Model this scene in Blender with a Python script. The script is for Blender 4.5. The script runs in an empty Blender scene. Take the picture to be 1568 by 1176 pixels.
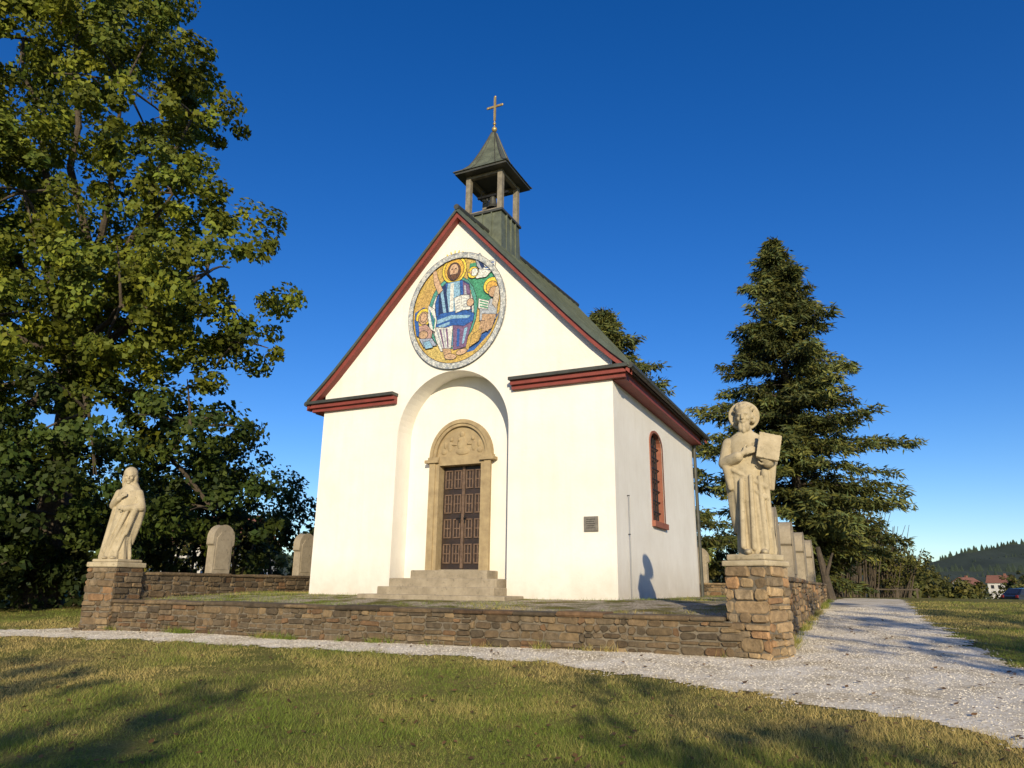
import bpy, math, random
import numpy as np
from mathutils import Vector, Matrix
random.seed(7); rng=np.random.default_rng(7)
sc=bpy.context.scene
# ---------------------------------------------------------------- helpers
CX,CY,CZ=7.65,-12.96,0.19
def W(X,Y,Z): return (CX+.9*X-.435*Y, CY+.435*X+.9*Y, Z+CZ)
def nz(x,y,s=1.0,seed=0.0):
    x=np.asarray(x)*s+seed*13.7; y=np.asarray(y)*s+seed*7.3
    return (np.sin(x*1.0+1.3*np.sin(y*.7))+np.sin(y*1.13+1.1*np.sin(x*.83+1))+.6*np.sin(x*2.3+y*1.9+2*np.sin(y*1.1))+.4*np.sin(x*4.1-y*3.7+np.sin(x*2.2)))/3.0
def gz(x,y):
    x=np.asarray(x,float); y=np.asarray(y,float)
    z=np.interp(y,[-60,-13,-3,11,20,35,60,100,220],[-2.4,-1.16,-.66,-.14,-.03,-.25,-.85,-4,-9])
    z=z+.008*np.clip(x,-14,14)*np.clip((20-y)/20,0,1)
    return z+.02*nz(x,y,.8)

def N(nt,t,**k):
    n=nt.nodes.new(t)
    for a,b in k.items():
        if a.startswith('i_'): n.inputs[a[2:].replace('_',' ')].default_value=b
        else: setattr(n,a,b)
    return n
def L(nt,a,b): nt.links.new(a,b)
def ramp(nt,fac,stops):
    r=nt.nodes.new('ShaderNodeValToRGB'); e=r.color_ramp.elements
    while len(e)<len(stops): e.new(.5)
    for i,(p,c) in enumerate(stops):
        e[i].position=p; e[i].color=(*c,1) if len(c)==3 else c
    L(nt,fac,r.inputs[0]); return r
def mixc(nt,fac,a,b,mode='MIX'):
    m=nt.nodes.new('ShaderNodeMix'); m.data_type='RGBA'; m.blend_type=mode
    for s,v in ((0,fac),(6,a),(7,b)):
        if isinstance(v,(int,float)): m.inputs[s].default_value=v
        elif isinstance(v,tuple): m.inputs[s].default_value=(*v,1)
        else: L(nt,v,m.inputs[s])
    return m.outputs[2]
def newmat(name):
    m=bpy.data.materials.new(name); m.use_nodes=True; nt=m.node_tree
    bs=nt.nodes['Principled BSDF']; tc=nt.nodes.new('ShaderNodeTexCoord')
    return m,nt,bs,tc.outputs['Object']
def noise(nt,co,scale,detail=6,rough=.6):
    n=N(nt,'ShaderNodeTexNoise'); n.inputs['Scale'].default_value=scale; n.inputs['Detail'].default_value=detail; n.inputs['Roughness'].default_value=rough
    L(nt,co,n.inputs['Vector']); return n.outputs['Fac']
def simple(name,c1,c2=None,scale=3,rough=.8,metal=0,bump=0,bscale=40,tint=False,bd=.01):
    m,nt,bs,co=newmat(name)
    c2=c2 or tuple(v*.75 for v in c1)
    f=noise(nt,co,scale); r=ramp(nt,f,[(.3,c2),(.7,c1)]); col=r.outputs[0]
    if tint:
        a=N(nt,'ShaderNodeAttribute',attribute_name='tint'); col=mixc(nt,1.0,col,a.outputs['Color'],'MULTIPLY')
    L(nt,col,bs.inputs['Base Color']); bs.inputs['Roughness'].default_value=rough; bs.inputs['Metallic'].default_value=metal
    if bump:
        b=N(nt,'ShaderNodeBump'); b.inputs['Strength'].default_value=bump; b.inputs['Distance'].default_value=bd
        L(nt,noise(nt,co,bscale),b.inputs['Height']); L(nt,b.outputs[0],bs.inputs['Normal'])
    return m

class B:
    def __init__(s): s.v=[];s.f=[];s.m=[];s.c=[];s.mats=[]
    def mi(s,mat):
        if mat not in s.mats: s.mats.append(mat)
        return s.mats.index(mat)
    def add(s,vs,fs,mat,col=(1,1,1)):
        o=len(s.v); s.v+= [tuple(p) for p in vs]; k=s.mi(mat)
        for f in fs: s.f.append(tuple(i+o for i in f)); s.m.append(k)
        s.c+= [col]*len(vs)
    def box(s,x0,x1,y0,y1,z0,z1,mat,col=(1,1,1),M=None):
        vs=[Vector((x,y,z)) for x in (x0,x1) for y in (y0,y1) for z in (z0,z1)]
        if M: vs=[M@v for v in vs]
        s.add(vs,[(0,1,3,2),(4,6,7,5),(0,4,5,1),(2,3,7,6),(0,2,6,4),(1,5,7,3)],mat,col)
    def tube(s,p0,p1,r0,r1,mat,n=10,col=(1,1,1)):
        p0=Vector(p0);p1=Vector(p1);d=(p1-p0).normalized(); u=d.orthogonal().normalized(); w=d.cross(u)
        vs=[]
        for p,r in((p0,r0),(p1,r1)):
            for i in range(n):
                a=2*math.pi*i/n; vs.append(p+u*r*math.cos(a)+w*r*math.sin(a))
        fs=[(i,(i+1)%n,n+(i+1)%n,n+i) for i in range(n)]+[tuple(range(n))[::-1],tuple(range(n,2*n))]
        s.add(vs,fs,mat,col)
    def rev(s,c,prof,mat,n=16,col=(1,1,1),sx=1,sy=1):
        vs=[];fs=[];m=len(prof)
        for r,z in prof:
            for i in range(n):
                a=2*math.pi*i/n; vs.append((c[0]+r*math.cos(a)*sx,c[1]+r*math.sin(a)*sy,c[2]+z))
        for j in range(m-1):
            for i in range(n): fs.append((j*n+i,j*n+(i+1)%n,(j+1)*n+(i+1)%n,(j+1)*n+i))
        fs+=[tuple(range(n))[::-1],tuple(range((m-1)*n,m*n))]
        s.add(vs,fs,mat,col)
    def ell(s,c,r,mat,n=16,M=None,col=(1,1,1)):
        vs=[];fs=[];k=n//2
        for j in range(1,k):
            t=math.pi*j/k
            for i in range(n):
                a=2*math.pi*i/n; vs.append(Vector((r[0]*math.sin(t)*math.cos(a),r[1]*math.sin(t)*math.sin(a),r[2]*math.cos(t))))
        top=len(vs);vs.append(Vector((0,0,r[2])));vs.append(Vector((0,0,-r[2])))
        for j in range(k-2):
            for i in range(n): fs.append((j*n+i,(j+1)*n+i,(j+1)*n+(i+1)%n,j*n+(i+1)%n))
        for i in range(n): fs.append((top,i,(i+1)%n)); fs.append((top+1,(k-2)*n+(i+1)%n,(k-2)*n+i))
        if M: vs=[M@v for v in vs]
        s.add([v+Vector(c) for v in vs],fs,mat,col)
    def obj(s,name,parent=None,smooth=False,bevel=0):
        me=bpy.data.meshes.new(name); me.from_pydata(s.v,[],s.f)
        for m in s.mats: me.materials.append(m)
        me.polygons.foreach_set('material_index',s.m)
        at=me.attributes.new('tint','FLOAT_COLOR','POINT')
        at.data.foreach_set('color',np.array([(*c,1) for c in s.c],dtype=np.float32).ravel())
        if smooth: me.polygons.foreach_set('use_smooth',[True]*len(me.polygons))
        me.update(); o=bpy.data.objects.new(name,me); sc.collection.objects.link(o)
        if parent: o.parent=parent
        if bevel:
            b=o.modifiers.new('bevel','BEVEL'); b.width=bevel; b.segments=2; b.limit_method='ANGLE'
        return o
def empty(name,loc=(0,0,0)):
    e=bpy.data.objects.new(name,None); e.location=loc; sc.collection.objects.link(e); e.empty_display_size=.2
    return e
def child(o,p):
    o.parent=p; o.matrix_parent_inverse=Matrix.Translation(-p.location)
def npmesh(name,verts,k,mat,tint=None):
    n=len(verts)//k; me=bpy.data.meshes.new(name)
    me.vertices.add(len(verts)); me.vertices.foreach_set('co',verts.astype(np.float32).ravel())
    me.loops.add(n*k); me.loops.foreach_set('vertex_index',np.arange(n*k,dtype=np.int32))
    me.polygons.add(n); me.polygons.foreach_set('loop_start',np.arange(0,n*k,k,dtype=np.int32))
    try: me.polygons.foreach_set('loop_total',np.full(n,k,dtype=np.int32))
    except Exception: pass
    me.update(calc_edges=True)
    if tint is not None:
        at=me.attributes.new('tint','FLOAT_COLOR','POINT')
        c=np.ones((len(verts),4),dtype=np.float32); c[:,:3]=np.repeat(tint,k,axis=0); at.data.foreach_set('color',c.ravel())
    me.materials.append(mat); o=bpy.data.objects.new(name,me); sc.collection.objects.link(o); return o

# ---------------------------------------------------------------- materials
def plaster_mat():
    m,nt,bs,co=newmat('plaster_white')
    f=noise(nt,co,.7,8,.65); r=ramp(nt,f,[(.3,(.74,.70,.62)),(.62,(.83,.80,.73))])
    sep=N(nt,'ShaderNodeSeparateXYZ'); L(nt,co,sep.inputs[0])
    mr=N(nt,'ShaderNodeMapRange'); L(nt,sep.outputs[2],mr.inputs[0]); mr.inputs[1].default_value=0; mr.inputs[2].default_value=.8; mr.inputs[3].default_value=.75; mr.inputs[4].default_value=0
    f2=noise(nt,co,3,8,.7); mu=N(nt,'ShaderNodeMath',operation='MULTIPLY'); L(nt,mr.outputs[0],mu.inputs[0]); L(nt,f2,mu.inputs[1])
    c=mixc(nt,mu.outputs[0],r.outputs[0],(.42,.35,.25))
    mp=N(nt,'ShaderNodeMapping'); mp.inputs['Scale'].default_value=(5,5,.35); L(nt,co,mp.inputs[0])
    f3=noise(nt,mp.outputs[0],1.0,6,.6); r3=ramp(nt,f3,[(.48,(0,0,0)),(.85,(.25,.25,.25))])
    c=mixc(nt,r3.outputs[0],c,(.58,.52,.42))
    L(nt,c,bs.inputs['Base Color']); bs.inputs['Roughness'].default_value=.9; bs.inputs['Specular IOR Level'].default_value=.2
    b=N(nt,'ShaderNodeBump'); b.inputs['Strength'].default_value=.5; b.inputs['Distance'].default_value=.014
    L(nt,noise(nt,co,11,9,.75),b.inputs['Height']); L(nt,b.outputs[0],bs.inputs['Normal'])
    return m
M_pl=plaster_mat()
M_red=simple('red_painted_trim',(.26,.05,.035),(.17,.035,.025),6,.6,bump=.1)
M_dark=simple('roof_edge_metal',(.085,.085,.07),(.05,.05,.04),5,.5,.3)
M_roof=simple('roof_sheet_metal',(.13,.15,.11),(.07,.085,.06),2.5,.45,.35,bump=.15,bscale=6)
M_tur=simple('turret_cladding',(.17,.19,.13),(.08,.09,.06),4,.55,.2,bump=.2,bscale=10)
M_wood=simple('grey_wood',(.27,.24,.18),(.14,.12,.09),8,.8,bump=.3,bscale=30)
M_dwood=simple('dark_weathered_wood',(.10,.075,.05),(.06,.045,.03),8,.8,bump=.3,bscale=30)
M_sand=simple('sandstone_trim',(.43,.33,.18),(.27,.20,.11),5,.85,bump=.4,bscale=25)
def weathered(name,c1,c2,c3):
    m,nt,bs,co=newmat(name)
    r=ramp(nt,noise(nt,co,4,8,.65),[(.3,c2),(.65,c1)])
    r2=ramp(nt,noise(nt,co,13,8,.75),[(.55,(0,0,0)),(.68,(.75,.75,.75))]); c=mixc(nt,r2.outputs[0],r.outputs[0],c3)
    L(nt,c,bs.inputs['Base Color']); bs.inputs['Roughness'].default_value=.92; bs.inputs['Specular IOR Level'].default_value=.2
    b=N(nt,'ShaderNodeBump'); b.inputs['Strength'].default_value=.6; b.inputs['Distance'].default_value=.008
    L(nt,noise(nt,co,30,8,.7),b.inputs['Height']); L(nt,b.outputs[0],bs.inputs['Normal']); return m
M_stat=weathered('statue_stone',(.50,.42,.28),(.33,.27,.17),(.18,.15,.10))
M_step=weathered('step_stone',(.38,.32,.23),(.24,.20,.14),(.13,.11,.08))
M_rub=simple('rubble_stone',(.40,.31,.20),(.17,.13,.08),9,.92,bump=.8,bscale=24,tint=True,bd=.02)
M_mort=simple('mortar',(.20,.165,.12),(.10,.085,.06),12,.95,bump=.5)
M_door=simple('door_dark_wood',(.045,.028,.02),(.022,.015,.011),9,.45,bump=.2,bscale=30)
M_panel=simple('door_panel_wood',(.19,.12,.075),(.09,.055,.036),14,.5,bump=.3,bscale=50)
M_iron=simple('iron',(.04,.04,.04),(.02,.02,.02),5,.5,.7)
M_zinc=simple('zinc_rod',(.25,.25,.25),None,5,.5,.6)
M_gold=simple('gilded_metal',(.50,.38,.15),(.3,.2,.08),8,.45,.5)
M_bell=simple('bell_bronze',(.13,.13,.11),(.07,.07,.06),8,.4,.6)
M_glass,_n,_b,_c=newmat('window_glass'); _b.inputs['Base Color'].default_value=(.03,.03,.035,1); _b.inputs['Roughness'].default_value=.12
M_frame=simple('window_frame_red',(.33,.12,.07),(.22,.075,.045),5,.75,bump=.2)
M_plq=simple('plaque_metal',(.24,.22,.18),(.15,.13,.11),20,.5,.2)
M_bark=simple('bark',(.10,.075,.05),(.04,.032,.022),5,.95,bump=.8,bscale=12,bd=.05)
def mosaic_mat():
    m,nt,bs,co=newmat('glass_mosaic')
    v=N(nt,'ShaderNodeTexVoronoi'); v.inputs['Scale'].default_value=42; L(nt,co,v.inputs['Vector'])
    v2=N(nt,'ShaderNodeTexVoronoi',feature='DISTANCE_TO_EDGE'); v2.inputs['Scale'].default_value=42; L(nt,co,v2.inputs['Vector'])
    a=N(nt,'ShaderNodeAttribute',attribute_name='tint')
    hs=N(nt,'ShaderNodeSeparateColor'); L(nt,v.outputs['Color'],hs.inputs[0])
    r=ramp(nt,hs.outputs[0],[(0,(.6,.6,.6)),(1,(1.3,1.3,1.3))])
    c=mixc(nt,1.0,a.outputs['Color'],r.outputs[0],'MULTIPLY')
    r2=ramp(nt,v2.outputs['Distance'],[(.0,(.65,.65,.65)),(.05,(1,1,1))]); c=mixc(nt,1.0,c,r2.outputs[0],'MULTIPLY')
    L(nt,c,bs.inputs['Base Color']); bs.inputs['Roughness'].default_value=.5
    return m
M_mos=mosaic_mat()
def ground_mat(name,s=1.0,grav=0.0):
    m,nt,bs,co=newmat(name)
    f1=noise(nt,co,.55,6,.6); f2=noise(nt,co,5,8,.7); f3=noise(nt,co,45,4,.7)
    r1=ramp(nt,f1,[(.40,(.15*s,.175*s,.04*s)),(.55,(.25*s,.22*s,.07*s)),(.70,(.36*s,.25*s,.11*s))])
    r2=ramp(nt,f2,[(.35,(.12*s,.13*s,.03*s)),(.68,(.34*s,.27*s,.10*s))])
    c=mixc(nt,.5,r1.outputs[0],r2.outputs[0]); r3=ramp(nt,f3,[(.3,(.5,.5,.5)),(.7,(1.25,1.25,1.2))]); c=mixc(nt,1.0,c,r3.outputs[0],'MULTIPLY')
    if grav:
        v=N(nt,'ShaderNodeTexVoronoi'); v.inputs['Scale'].default_value=45; L(nt,co,v.inputs['Vector'])
        s_=N(nt,'ShaderNodeSeparateColor'); L(nt,v.outputs['Color'],s_.inputs[0]); r4=ramp(nt,s_.outputs[0],[(0,(.20,.16,.11)),(.5,(.40,.34,.25)),(1,(.62,.55,.43))])
        r5=ramp(nt,noise(nt,co,1.3,7,.65),[(.42,(0,0,0)),(.56,(1,1,1))]); c=mixc(nt,r5.outputs[0],c,r4.outputs[0])
    L(nt,c,bs.inputs['Base Color']); bs.inputs['Roughness'].default_value=1; bs.inputs['Specular IOR Level'].default_value=.05
    b=N(nt,'ShaderNodeBump'); b.inputs['Strength'].default_value=.7; b.inputs['Distance'].default_value=.03
    L(nt,noise(nt,co,60,4,.7),b.inputs['Height']); L(nt,b.outputs[0],bs.inputs['Normal']); return m
M_gr=ground_mat('dry_lawn'); M_tg=ground_mat('terrace_gravel_and_turf',.8,1.0)
def gravel_mat(name,k):
    m,nt,bs,co=newmat(name)
    v=N(nt,'ShaderNodeTexVoronoi'); v.inputs['Scale'].default_value=55; L(nt,co,v.inputs['Vector'])
    s=N(nt,'ShaderNodeSeparateColor'); L(nt,v.outputs['Color'],s.inputs[0])
    r=ramp(nt,s.outputs[0],[(0,(.56*k,.48*k,.35*k)),(.4,(.79*k,.71*k,.56*k)),(1,(.92*k,.85*k,.70*k))])
    f=noise(nt,co,1.5,6,.6); r2=ramp(nt,f,[(.32,(.66,.60,.48)),(.60,(1,1,1))]); c=mixc(nt,1.0,r.outputs[0],r2.outputs[0],'MULTIPLY')
    L(nt,c,bs.inputs['Base Color']); bs.inputs['Roughness'].default_value=.95; bs.inputs['Specular IOR Level'].default_value=.05
    b=N(nt,'ShaderNodeBump'); b.inputs['Strength'].default_value=.2; b.inputs['Distance'].default_value=.008; b.invert=True
    L(nt,v.outputs['Distance'],b.inputs['Height']); L(nt,b.outputs[0],bs.inputs['Normal']); return m
M_gv=gravel_mat('pale_gravel',1.0)
def leaf_mat(name,base,trans=.35):
    m,nt,bs,co=newmat(name); nt.nodes.remove(bs)
    a=N(nt,'ShaderNodeAttribute',attribute_name='tint'); c=mixc(nt,1.0,base,a.outputs['Color'],'MULTIPLY')
    d=N(nt,'ShaderNodeBsdfPrincipled'); d.inputs['Roughness'].default_value=.6; d.inputs['Specular IOR Level'].default_value=.2
    L(nt,c,d.inputs['Base Color'])
    if trans>0:
        t=N(nt,'ShaderNodeBsdfTranslucent'); mx=N(nt,'ShaderNodeMixShader'); mx.inputs[0].default_value=trans
        L(nt,c,t.inputs[0]); L(nt,d.outputs[0],mx.inputs[1]); L(nt,t.outputs[0],mx.inputs[2]); L(nt,mx.outputs[0],nt.nodes['Material Output'].inputs[0])
    else: L(nt,d.outputs[0],nt.nodes['Material Output'].inputs[0])
    return m
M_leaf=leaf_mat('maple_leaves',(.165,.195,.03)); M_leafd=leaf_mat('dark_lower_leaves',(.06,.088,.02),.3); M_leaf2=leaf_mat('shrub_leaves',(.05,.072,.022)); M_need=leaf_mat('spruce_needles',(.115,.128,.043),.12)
M_leaf3=leaf_mat('garden_shrub_leaves',(.13,.13,.042),.3)
M_blade=leaf_mat('grass_blades',(1,1,1),.25)

# ---------------------------------------------------------------- ground
def coords():
    a=np.concatenate([[-1800,-900,-500,-300,-200,-140,-100,-75,-60],np.arange(-50,50,.4),[50,60,75,100,140,200,300,500,900,1800]]); return a
xs=coords(); ys=coords(); GX,GY=np.meshgrid(xs,ys); GZ=gz(GX,GY); nx=len(xs); ny=len(ys)
gv=np.stack([GX,GY,GZ],-1).reshape(-1,3)
idx=np.arange(nx*ny).reshape(ny,nx); gf=np.stack([idx[:-1,:-1],idx[:-1,1:],idx[1:,1:],idx[1:,:-1]],-1).reshape(-1,4)
me=bpy.data.meshes.new('ground'); me.from_pydata(gv.tolist(),[],gf.tolist()); me.materials.append(M_gr)
me.polygons.foreach_set('use_smooth',[True]*len(me.polygons)); g=bpy.data.objects.new('ground',me); sc.collection.objects.link(g)
PATH=[(-16,-6.4),(-9,-5.4),(-6.3,-4.6),(-3,-4.3),(0,-4.25),(3.45,-4.4),(5,-4.8),(6.25,-5.4),(7.4,-6.0),(8.5,-6.9),(10.5,-8.8),(17,-12),(17,-8),(10.3,-5.2),(9.2,-4.0),(8.9,-2),(8.6,4),(8.7,16),(6.9,16),(6.3,11.3),(6.3,-3),(-5.9,-3),(-6.9,-3.2),(-9,-4.0),(-16,-5)]
def inpoly(x,y,poly):
    c=np.zeros(x.shape,bool); n=len(poly); j=n-1
    for i in range(n):
        xi,yi=poly[i]; xj,yj=poly[j]
        t=((yi>y)!=(yj>y))&(x<(xj-xi)*(y-yi)/(yj-yi+1e-12)+xi); c^=t; j=i
    return c
def ongravel(x,y,amp=.15):
    return inpoly(x+amp*nz(x,y,5,3)+amp*.5*nz(x,y,19,5),y+amp*nz(x,y,5,8)+amp*.5*nz(x,y,23,6),PATH)
st=.045
px,py=np.meshgrid(np.arange(-16,17,st),np.arange(-12.5,16,st)); m=ongravel(px+st/2,py+st/2)
px=px[m];py=py[m]
q=np.stack([np.stack([px+a*st,py+b*st],-1) for a,b in((0,0),(1,0),(1,1),(0,1))],1).reshape(-1,2)
qz=gz(q[:,0],q[:,1])
o=npmesh('gravel_path',np.column_stack([q,qz+.009]),4,M_gv)
npb=55000
bx=rng.uniform(-8,12,npb*4);by=rng.uniform(-8,8,npb*4); mm=ongravel(bx+rng.normal(0,.06,bx.shape),by+rng.normal(0,.06,bx.shape),.2)&((bx>-9)); bx=bx[mm][:npb];by=by[mm][:npb]
n=len(bx); s=rng.uniform(.005,.014,n); th=rng.uniform(0,6.28,n); bz=gz(bx,by)+.008
def pt(dx,dy,dz): return np.stack([bx+s*(dx*np.cos(th)-dy*np.sin(th)),by+s*(dx*np.sin(th)+dy*np.cos(th)),bz+s*dz],-1)
A,Bb,C,D,T=pt(1.2,0,0),pt(0,.9,0),pt(-1.1,.1,0),pt(.1,-.9,0),pt(.1,.1,.6)
tri=np.stack([A,Bb,T,Bb,C,T,C,D,T,D,A,T],1).reshape(-1,3)
tc=np.repeat(rng.uniform(.5,1.05,(n,1))*np.array([[.82,.74,.59]]),4,axis=0)
M_peb=leaf_mat('pebble_stone',(1,1,1),0.0)
npmesh('gravel_pebbles',tri,3,M_peb,tc)

tx=np.arange(-5.85,6.4,.35); ty=np.arange(-2.95,11.4,.35)
TX,TY=np.meshgrid(tx,ty)
def tz(x,y): return np.interp(y,[-3,-1,0,12],[-.19,-.07,-.02,0])+.012*nz(x,y,2)
TZ=tz(TX,TY)
idx=np.arange(TX.size).reshape(TX.shape); tf=np.stack([idx[:-1,:-1],idx[:-1,1:],idx[1:,1:],idx[1:,:-1]],-1).reshape(-1,4)
me=bpy.data.meshes.new('terrace_ground'); me.from_pydata(np.stack([TX,TY,TZ],-1).reshape(-1,3).tolist(),[],tf.tolist()); me.materials.append(M_tg)
o=bpy.data.objects.new('terrace_ground',me); sc.collection.objects.link(o)

def blades(name,n,sampler,hmin,hmax,w,dry=.6,tuftamp=.55):
    x,y,z,dist=sampler(n); n=len(x)
    az=rng.uniform(0,6.28,n); tuft=np.clip(nz(x,y,2.2,4)+.5*nz(x,y,9,1),-1,1)
    h=rng.uniform(hmin,hmax,n)*(1+tuftamp*tuft); ww=w*(.7+.12*dist)
    lean=rng.uniform(.2,1.1,n)*h; a2=rng.uniform(0,6.28,n)
    b=np.stack([x,y,z-.005],-1); sd=np.stack([np.cos(az),np.sin(az),0*az],-1)*ww[:,None]
    tip=b+np.stack([lean*np.cos(a2),lean*np.sin(a2),h],-1)
    v=np.stack([b-sd,b+sd,tip],1).reshape(-1,3)
    k=np.clip(dry+.75*nz(x,y,.55,9)+.5*nz(x,y,2.7,2)+rng.normal(0,.25,n),0,1)[:,None]
    g_=np.array([[.17,.23,.035]]); d_=np.array([[.56,.43,.16]]); col=(g_*(1-k)+d_*k)*rng.uniform(.6,1.3,(n,1))
    return npmesh(name,v,3,M_blade,col)
def samp_lawn(n):
    t=rng.uniform(0,1,n); Y=3.6*np.exp(t*math.log(22/3.6)); X=rng.uniform(-.86,.86,n)*Y
    x=CX+.9*X-.435*Y; y=CY+.435*X+.9*Y
    bare=nz(x,y,1.3,11)+.6*nz(x,y,5,12)+rng.normal(0,.3,n)
    keep=(~ongravel(x+rng.normal(0,.05,n),y+rng.normal(0,.05,n),.2))&~((x>-6.3)&(x<6.7)&(y>-3.4))&(bare<.65)
    x=x[keep];y=y[keep]; return x,y,gz(x,y),Y[keep]
blades('lawn_grass',480000,samp_lawn,.015,.055,.0016,.44)
def samp_weeds(n):
    x=rng.uniform(-6.2,6.0,n); y=YF_-.24-np.abs(rng.normal(0,.05,n)); k=(nz(x,x*0,3.1,5)+.4*nz(x,x*0,11,2)+rng.normal(0,.2,n))>.25
    x2=XR_+.24+np.abs(rng.normal(0,.06,n)); y2=rng.uniform(-2.8,11,n); k2=(nz(y2,y2*0,2.5,5)+rng.normal(0,.2,n))>.1
    x=np.concatenate([x[k],x2[k2]]); y=np.concatenate([y[k],y2[k2]]); return x,y,gz(x,y),np.full(len(x),10.)
YF_,XR_=-3.06,6.33
blades('wall_foot_weeds',9000,samp_weeds,.05,.16,.0022,.2,.4)
def samp_ter(n):
    x=rng.uniform(-5.7,6.1,n); y=rng.uniform(-2.9,10,n); k=~((np.abs(x)<3.7)&(y>-.05))&~((np.abs(x)<1.9)&(y>-1.0))&((x<-2.3)|(nz(x,y,1.5,3)+rng.normal(0,.2,n)>.2)); x=x[k];y=y[k]
    return x,y,tz(x,y),np.full(len(x),14.)
blades('terrace_grass',75000,samp_ter,.015,.06,.0016,.2)
n=1500; t=rng.uniform(0,1,n); Y=4*np.exp(t*math.log(4)); X=rng.uniform(-.8,.8,n)*Y
x=CX+.9*X-.435*Y; y=CY+.435*X+.9*Y; k=~((x>-6.4)&(x<6.8)&(y>-3.5)); x=x[k];y=y[k];n=len(x); z=gz(x,y)+.03
a=rng.uniform(0,6.28,n); s=rng.uniform(.012,.032,n); tl_=rng.uniform(-.4,.4,(n,2))
def lp(u,v): return np.stack([x+s*(u*np.cos(a)-v*np.sin(a)),y+s*(u*np.sin(a)+v*np.cos(a)),z+s*(u*tl_[:,0]+v*tl_[:,1])],-1)
npmesh('fallen_leaves',np.stack([lp(-1,0),lp(0,-.7),lp(1.2,0),lp(0,.7)],1).reshape(-1,3),4,M_blade,rng.uniform(.5,1.3,(n,1))*np.array([[.20,.11,.045]]))

# ---------------------------------------------------------------- rubble walls
def stone_col(bright=1.0):
    t=random.random(); k=random.uniform(.5,1.25)*bright
    if t<.35: c=(.97,.86,.72)
    elif t<.65: c=(.88,.84,.78)
    elif t<.78: c=(1.15,.86,.64)
    else: c=(1.22,1.1,.90)
    return tuple(v*k for v in c)
def stone_face(b,o,u,nrm,length,z0,z1,bright=1.0,cmin=.06,cmax=.15,lmax=.42):
    o=Vector(o);u=Vector(u);nrm=Vector(nrm)
    x0=0
    while x0<length-.01:
        seg=random.uniform(.5,1.1); x1=min(x0+seg,length)
        if length-x1<.35: x1=length
        z=z0-random.uniform(0,.06)
        while z<z1-.03:
            h=min(random.uniform(cmin,cmax),z1-z)
            if z1-(z+h)<.05: h=z1-z
            x=x0-random.uniform(0,.04)*(x0>0)
            while x<x1:
                l=random.uniform(.09,lmax)*(.6+h*3.2); xa=max(x,x0); xb=min(x+l,x1)
                if x1-xb<.07: xb=x1
                x=xb if xb==x1 else x+l
                if xb-xa<.04: continue
                g=random.uniform(.004,.012); d=random.uniform(.008,.05)
                xa+=g;xb-=g; za=max(z,z0)+g;zb=z+h-g; ch=min(.03,(xb-xa)*.25,(zb-za)*.28)
                if zb-za<.02: continue
                jz=min(.012,(zb-za)*.12)
                out=[(xa+ch,za),(xb-ch*random.uniform(.4,1.6),za),(xb,za+ch),(xb,zb-ch),(xb-ch,zb),(xa+ch*random.uniform(.4,1.6),zb),(xa,zb-ch),(xa,za+ch)]
                out=[(p+random.uniform(-.009,.009),q_+random.uniform(-jz,jz)) for p,q_ in out]
                cx=(xa+xb)/2;cz=(za+zb)/2; tl=random.uniform(-.05,.05)
                base=[o+u*p+Vector((0,0,q_))-nrm*.02 for p,q_ in out]
                mid=[o+u*p+Vector((0,0,q_))+nrm*(d*.6+tl*(p-cx)) for p,q_ in out]
                top=[o+u*(cx+(p-cx)*.88)+Vector((0,0,cz+(q_-cz)*.8))+nrm*(d+tl*(p-cx)+random.uniform(-.006,.006)) for p,q_ in out]
                fs=[(i,(i+1)%8,8+(i+1)%8,8+i) for i in range(8)]+[(8+i,8+(i+1)%8,16+(i+1)%8,16+i) for i in range(8)]+[tuple(range(16,24))]
                b.add(base+mid+top,fs,M_rub,stone_col(bright))
            z+=h
        x0=x1
def coping(b,x0,x1,y0,y1,z,along,bright=1.0,t=.06,oh=.055):
    a0,a1=(x0,x1) if along=='x' else (y0,y1); a=a0
    while a<a1-.05:
        l=random.uniform(.35,1.0); e=min(a+l,a1)
        if a1-e<.25: e=a1
        j=random.uniform(-.02,.02); j2=random.uniform(-.02,.02); zz=z+random.uniform(-.004,.004); g=.004; tt=t+random.uniform(-.012,.014)
        def sl(xa,xb,ya,yb):
            vs=[]
            for zc,ins in((zz,.012),(zz+tt*.35,0),(zz+tt*.8,.004),(zz+tt,.022)):
                for (cx_,cy_) in((xa+ins,ya+ins),(xb-ins,ya+ins),(xb-ins,yb-ins),(xa+ins,yb-ins)): vs.append((cx_+random.uniform(-.006,.006),cy_+random.uniform(-.008,.008),zc))
            fs=[(3,2,1,0),(12,13,14,15)]+[(4*r+i,4*r+(i+1)%4,4*r+4+(i+1)%4,4*r+4+i) for r in range(3) for i in range(4)]
            b.add(vs,fs,M_rub,stone_col(bright))
        if along=='x': sl(a+g,e-g,y0-oh+j,y1+oh+j2)
        else: sl(x0-oh+j,x1+oh+j2,a+g,e-g)
        a=e
XL,XR,YF,YB=-5.92,6.33,-3.06,11.3
b=B(); hw=.2
b.box(XL,XR,YF-hw,YF+hw,-1.1,-.2,M_mort); stone_face(b,(XL,YF-hw,0),(1,0,0),(0,-1,0),XR-XL,-.88,-.2,.5,.05,.13,lmax=.42)
coping(b,XL+.3,XR-.33,YF-hw,YF+hw,-.197,'x',.42)
o=b.obj('terrace_front_wall')
b=B(); y0=YF+.3
b.box(XR-hw,XR+hw,y0,YB,-1,.33,M_mort); stone_face(b,(XR+hw,y0,0),(0,1,0),(1,0,0),YB-y0,-.8,.33,.85); stone_face(b,(XR-hw,y0,0),(0,1,0),(-1,0,0),YB-y0,-.2,.33,.85)
coping(b,XR-hw,XR+hw,y0,YB,.333,'y',.8); b.obj('terrace_side_wall')
b=B()
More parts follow.
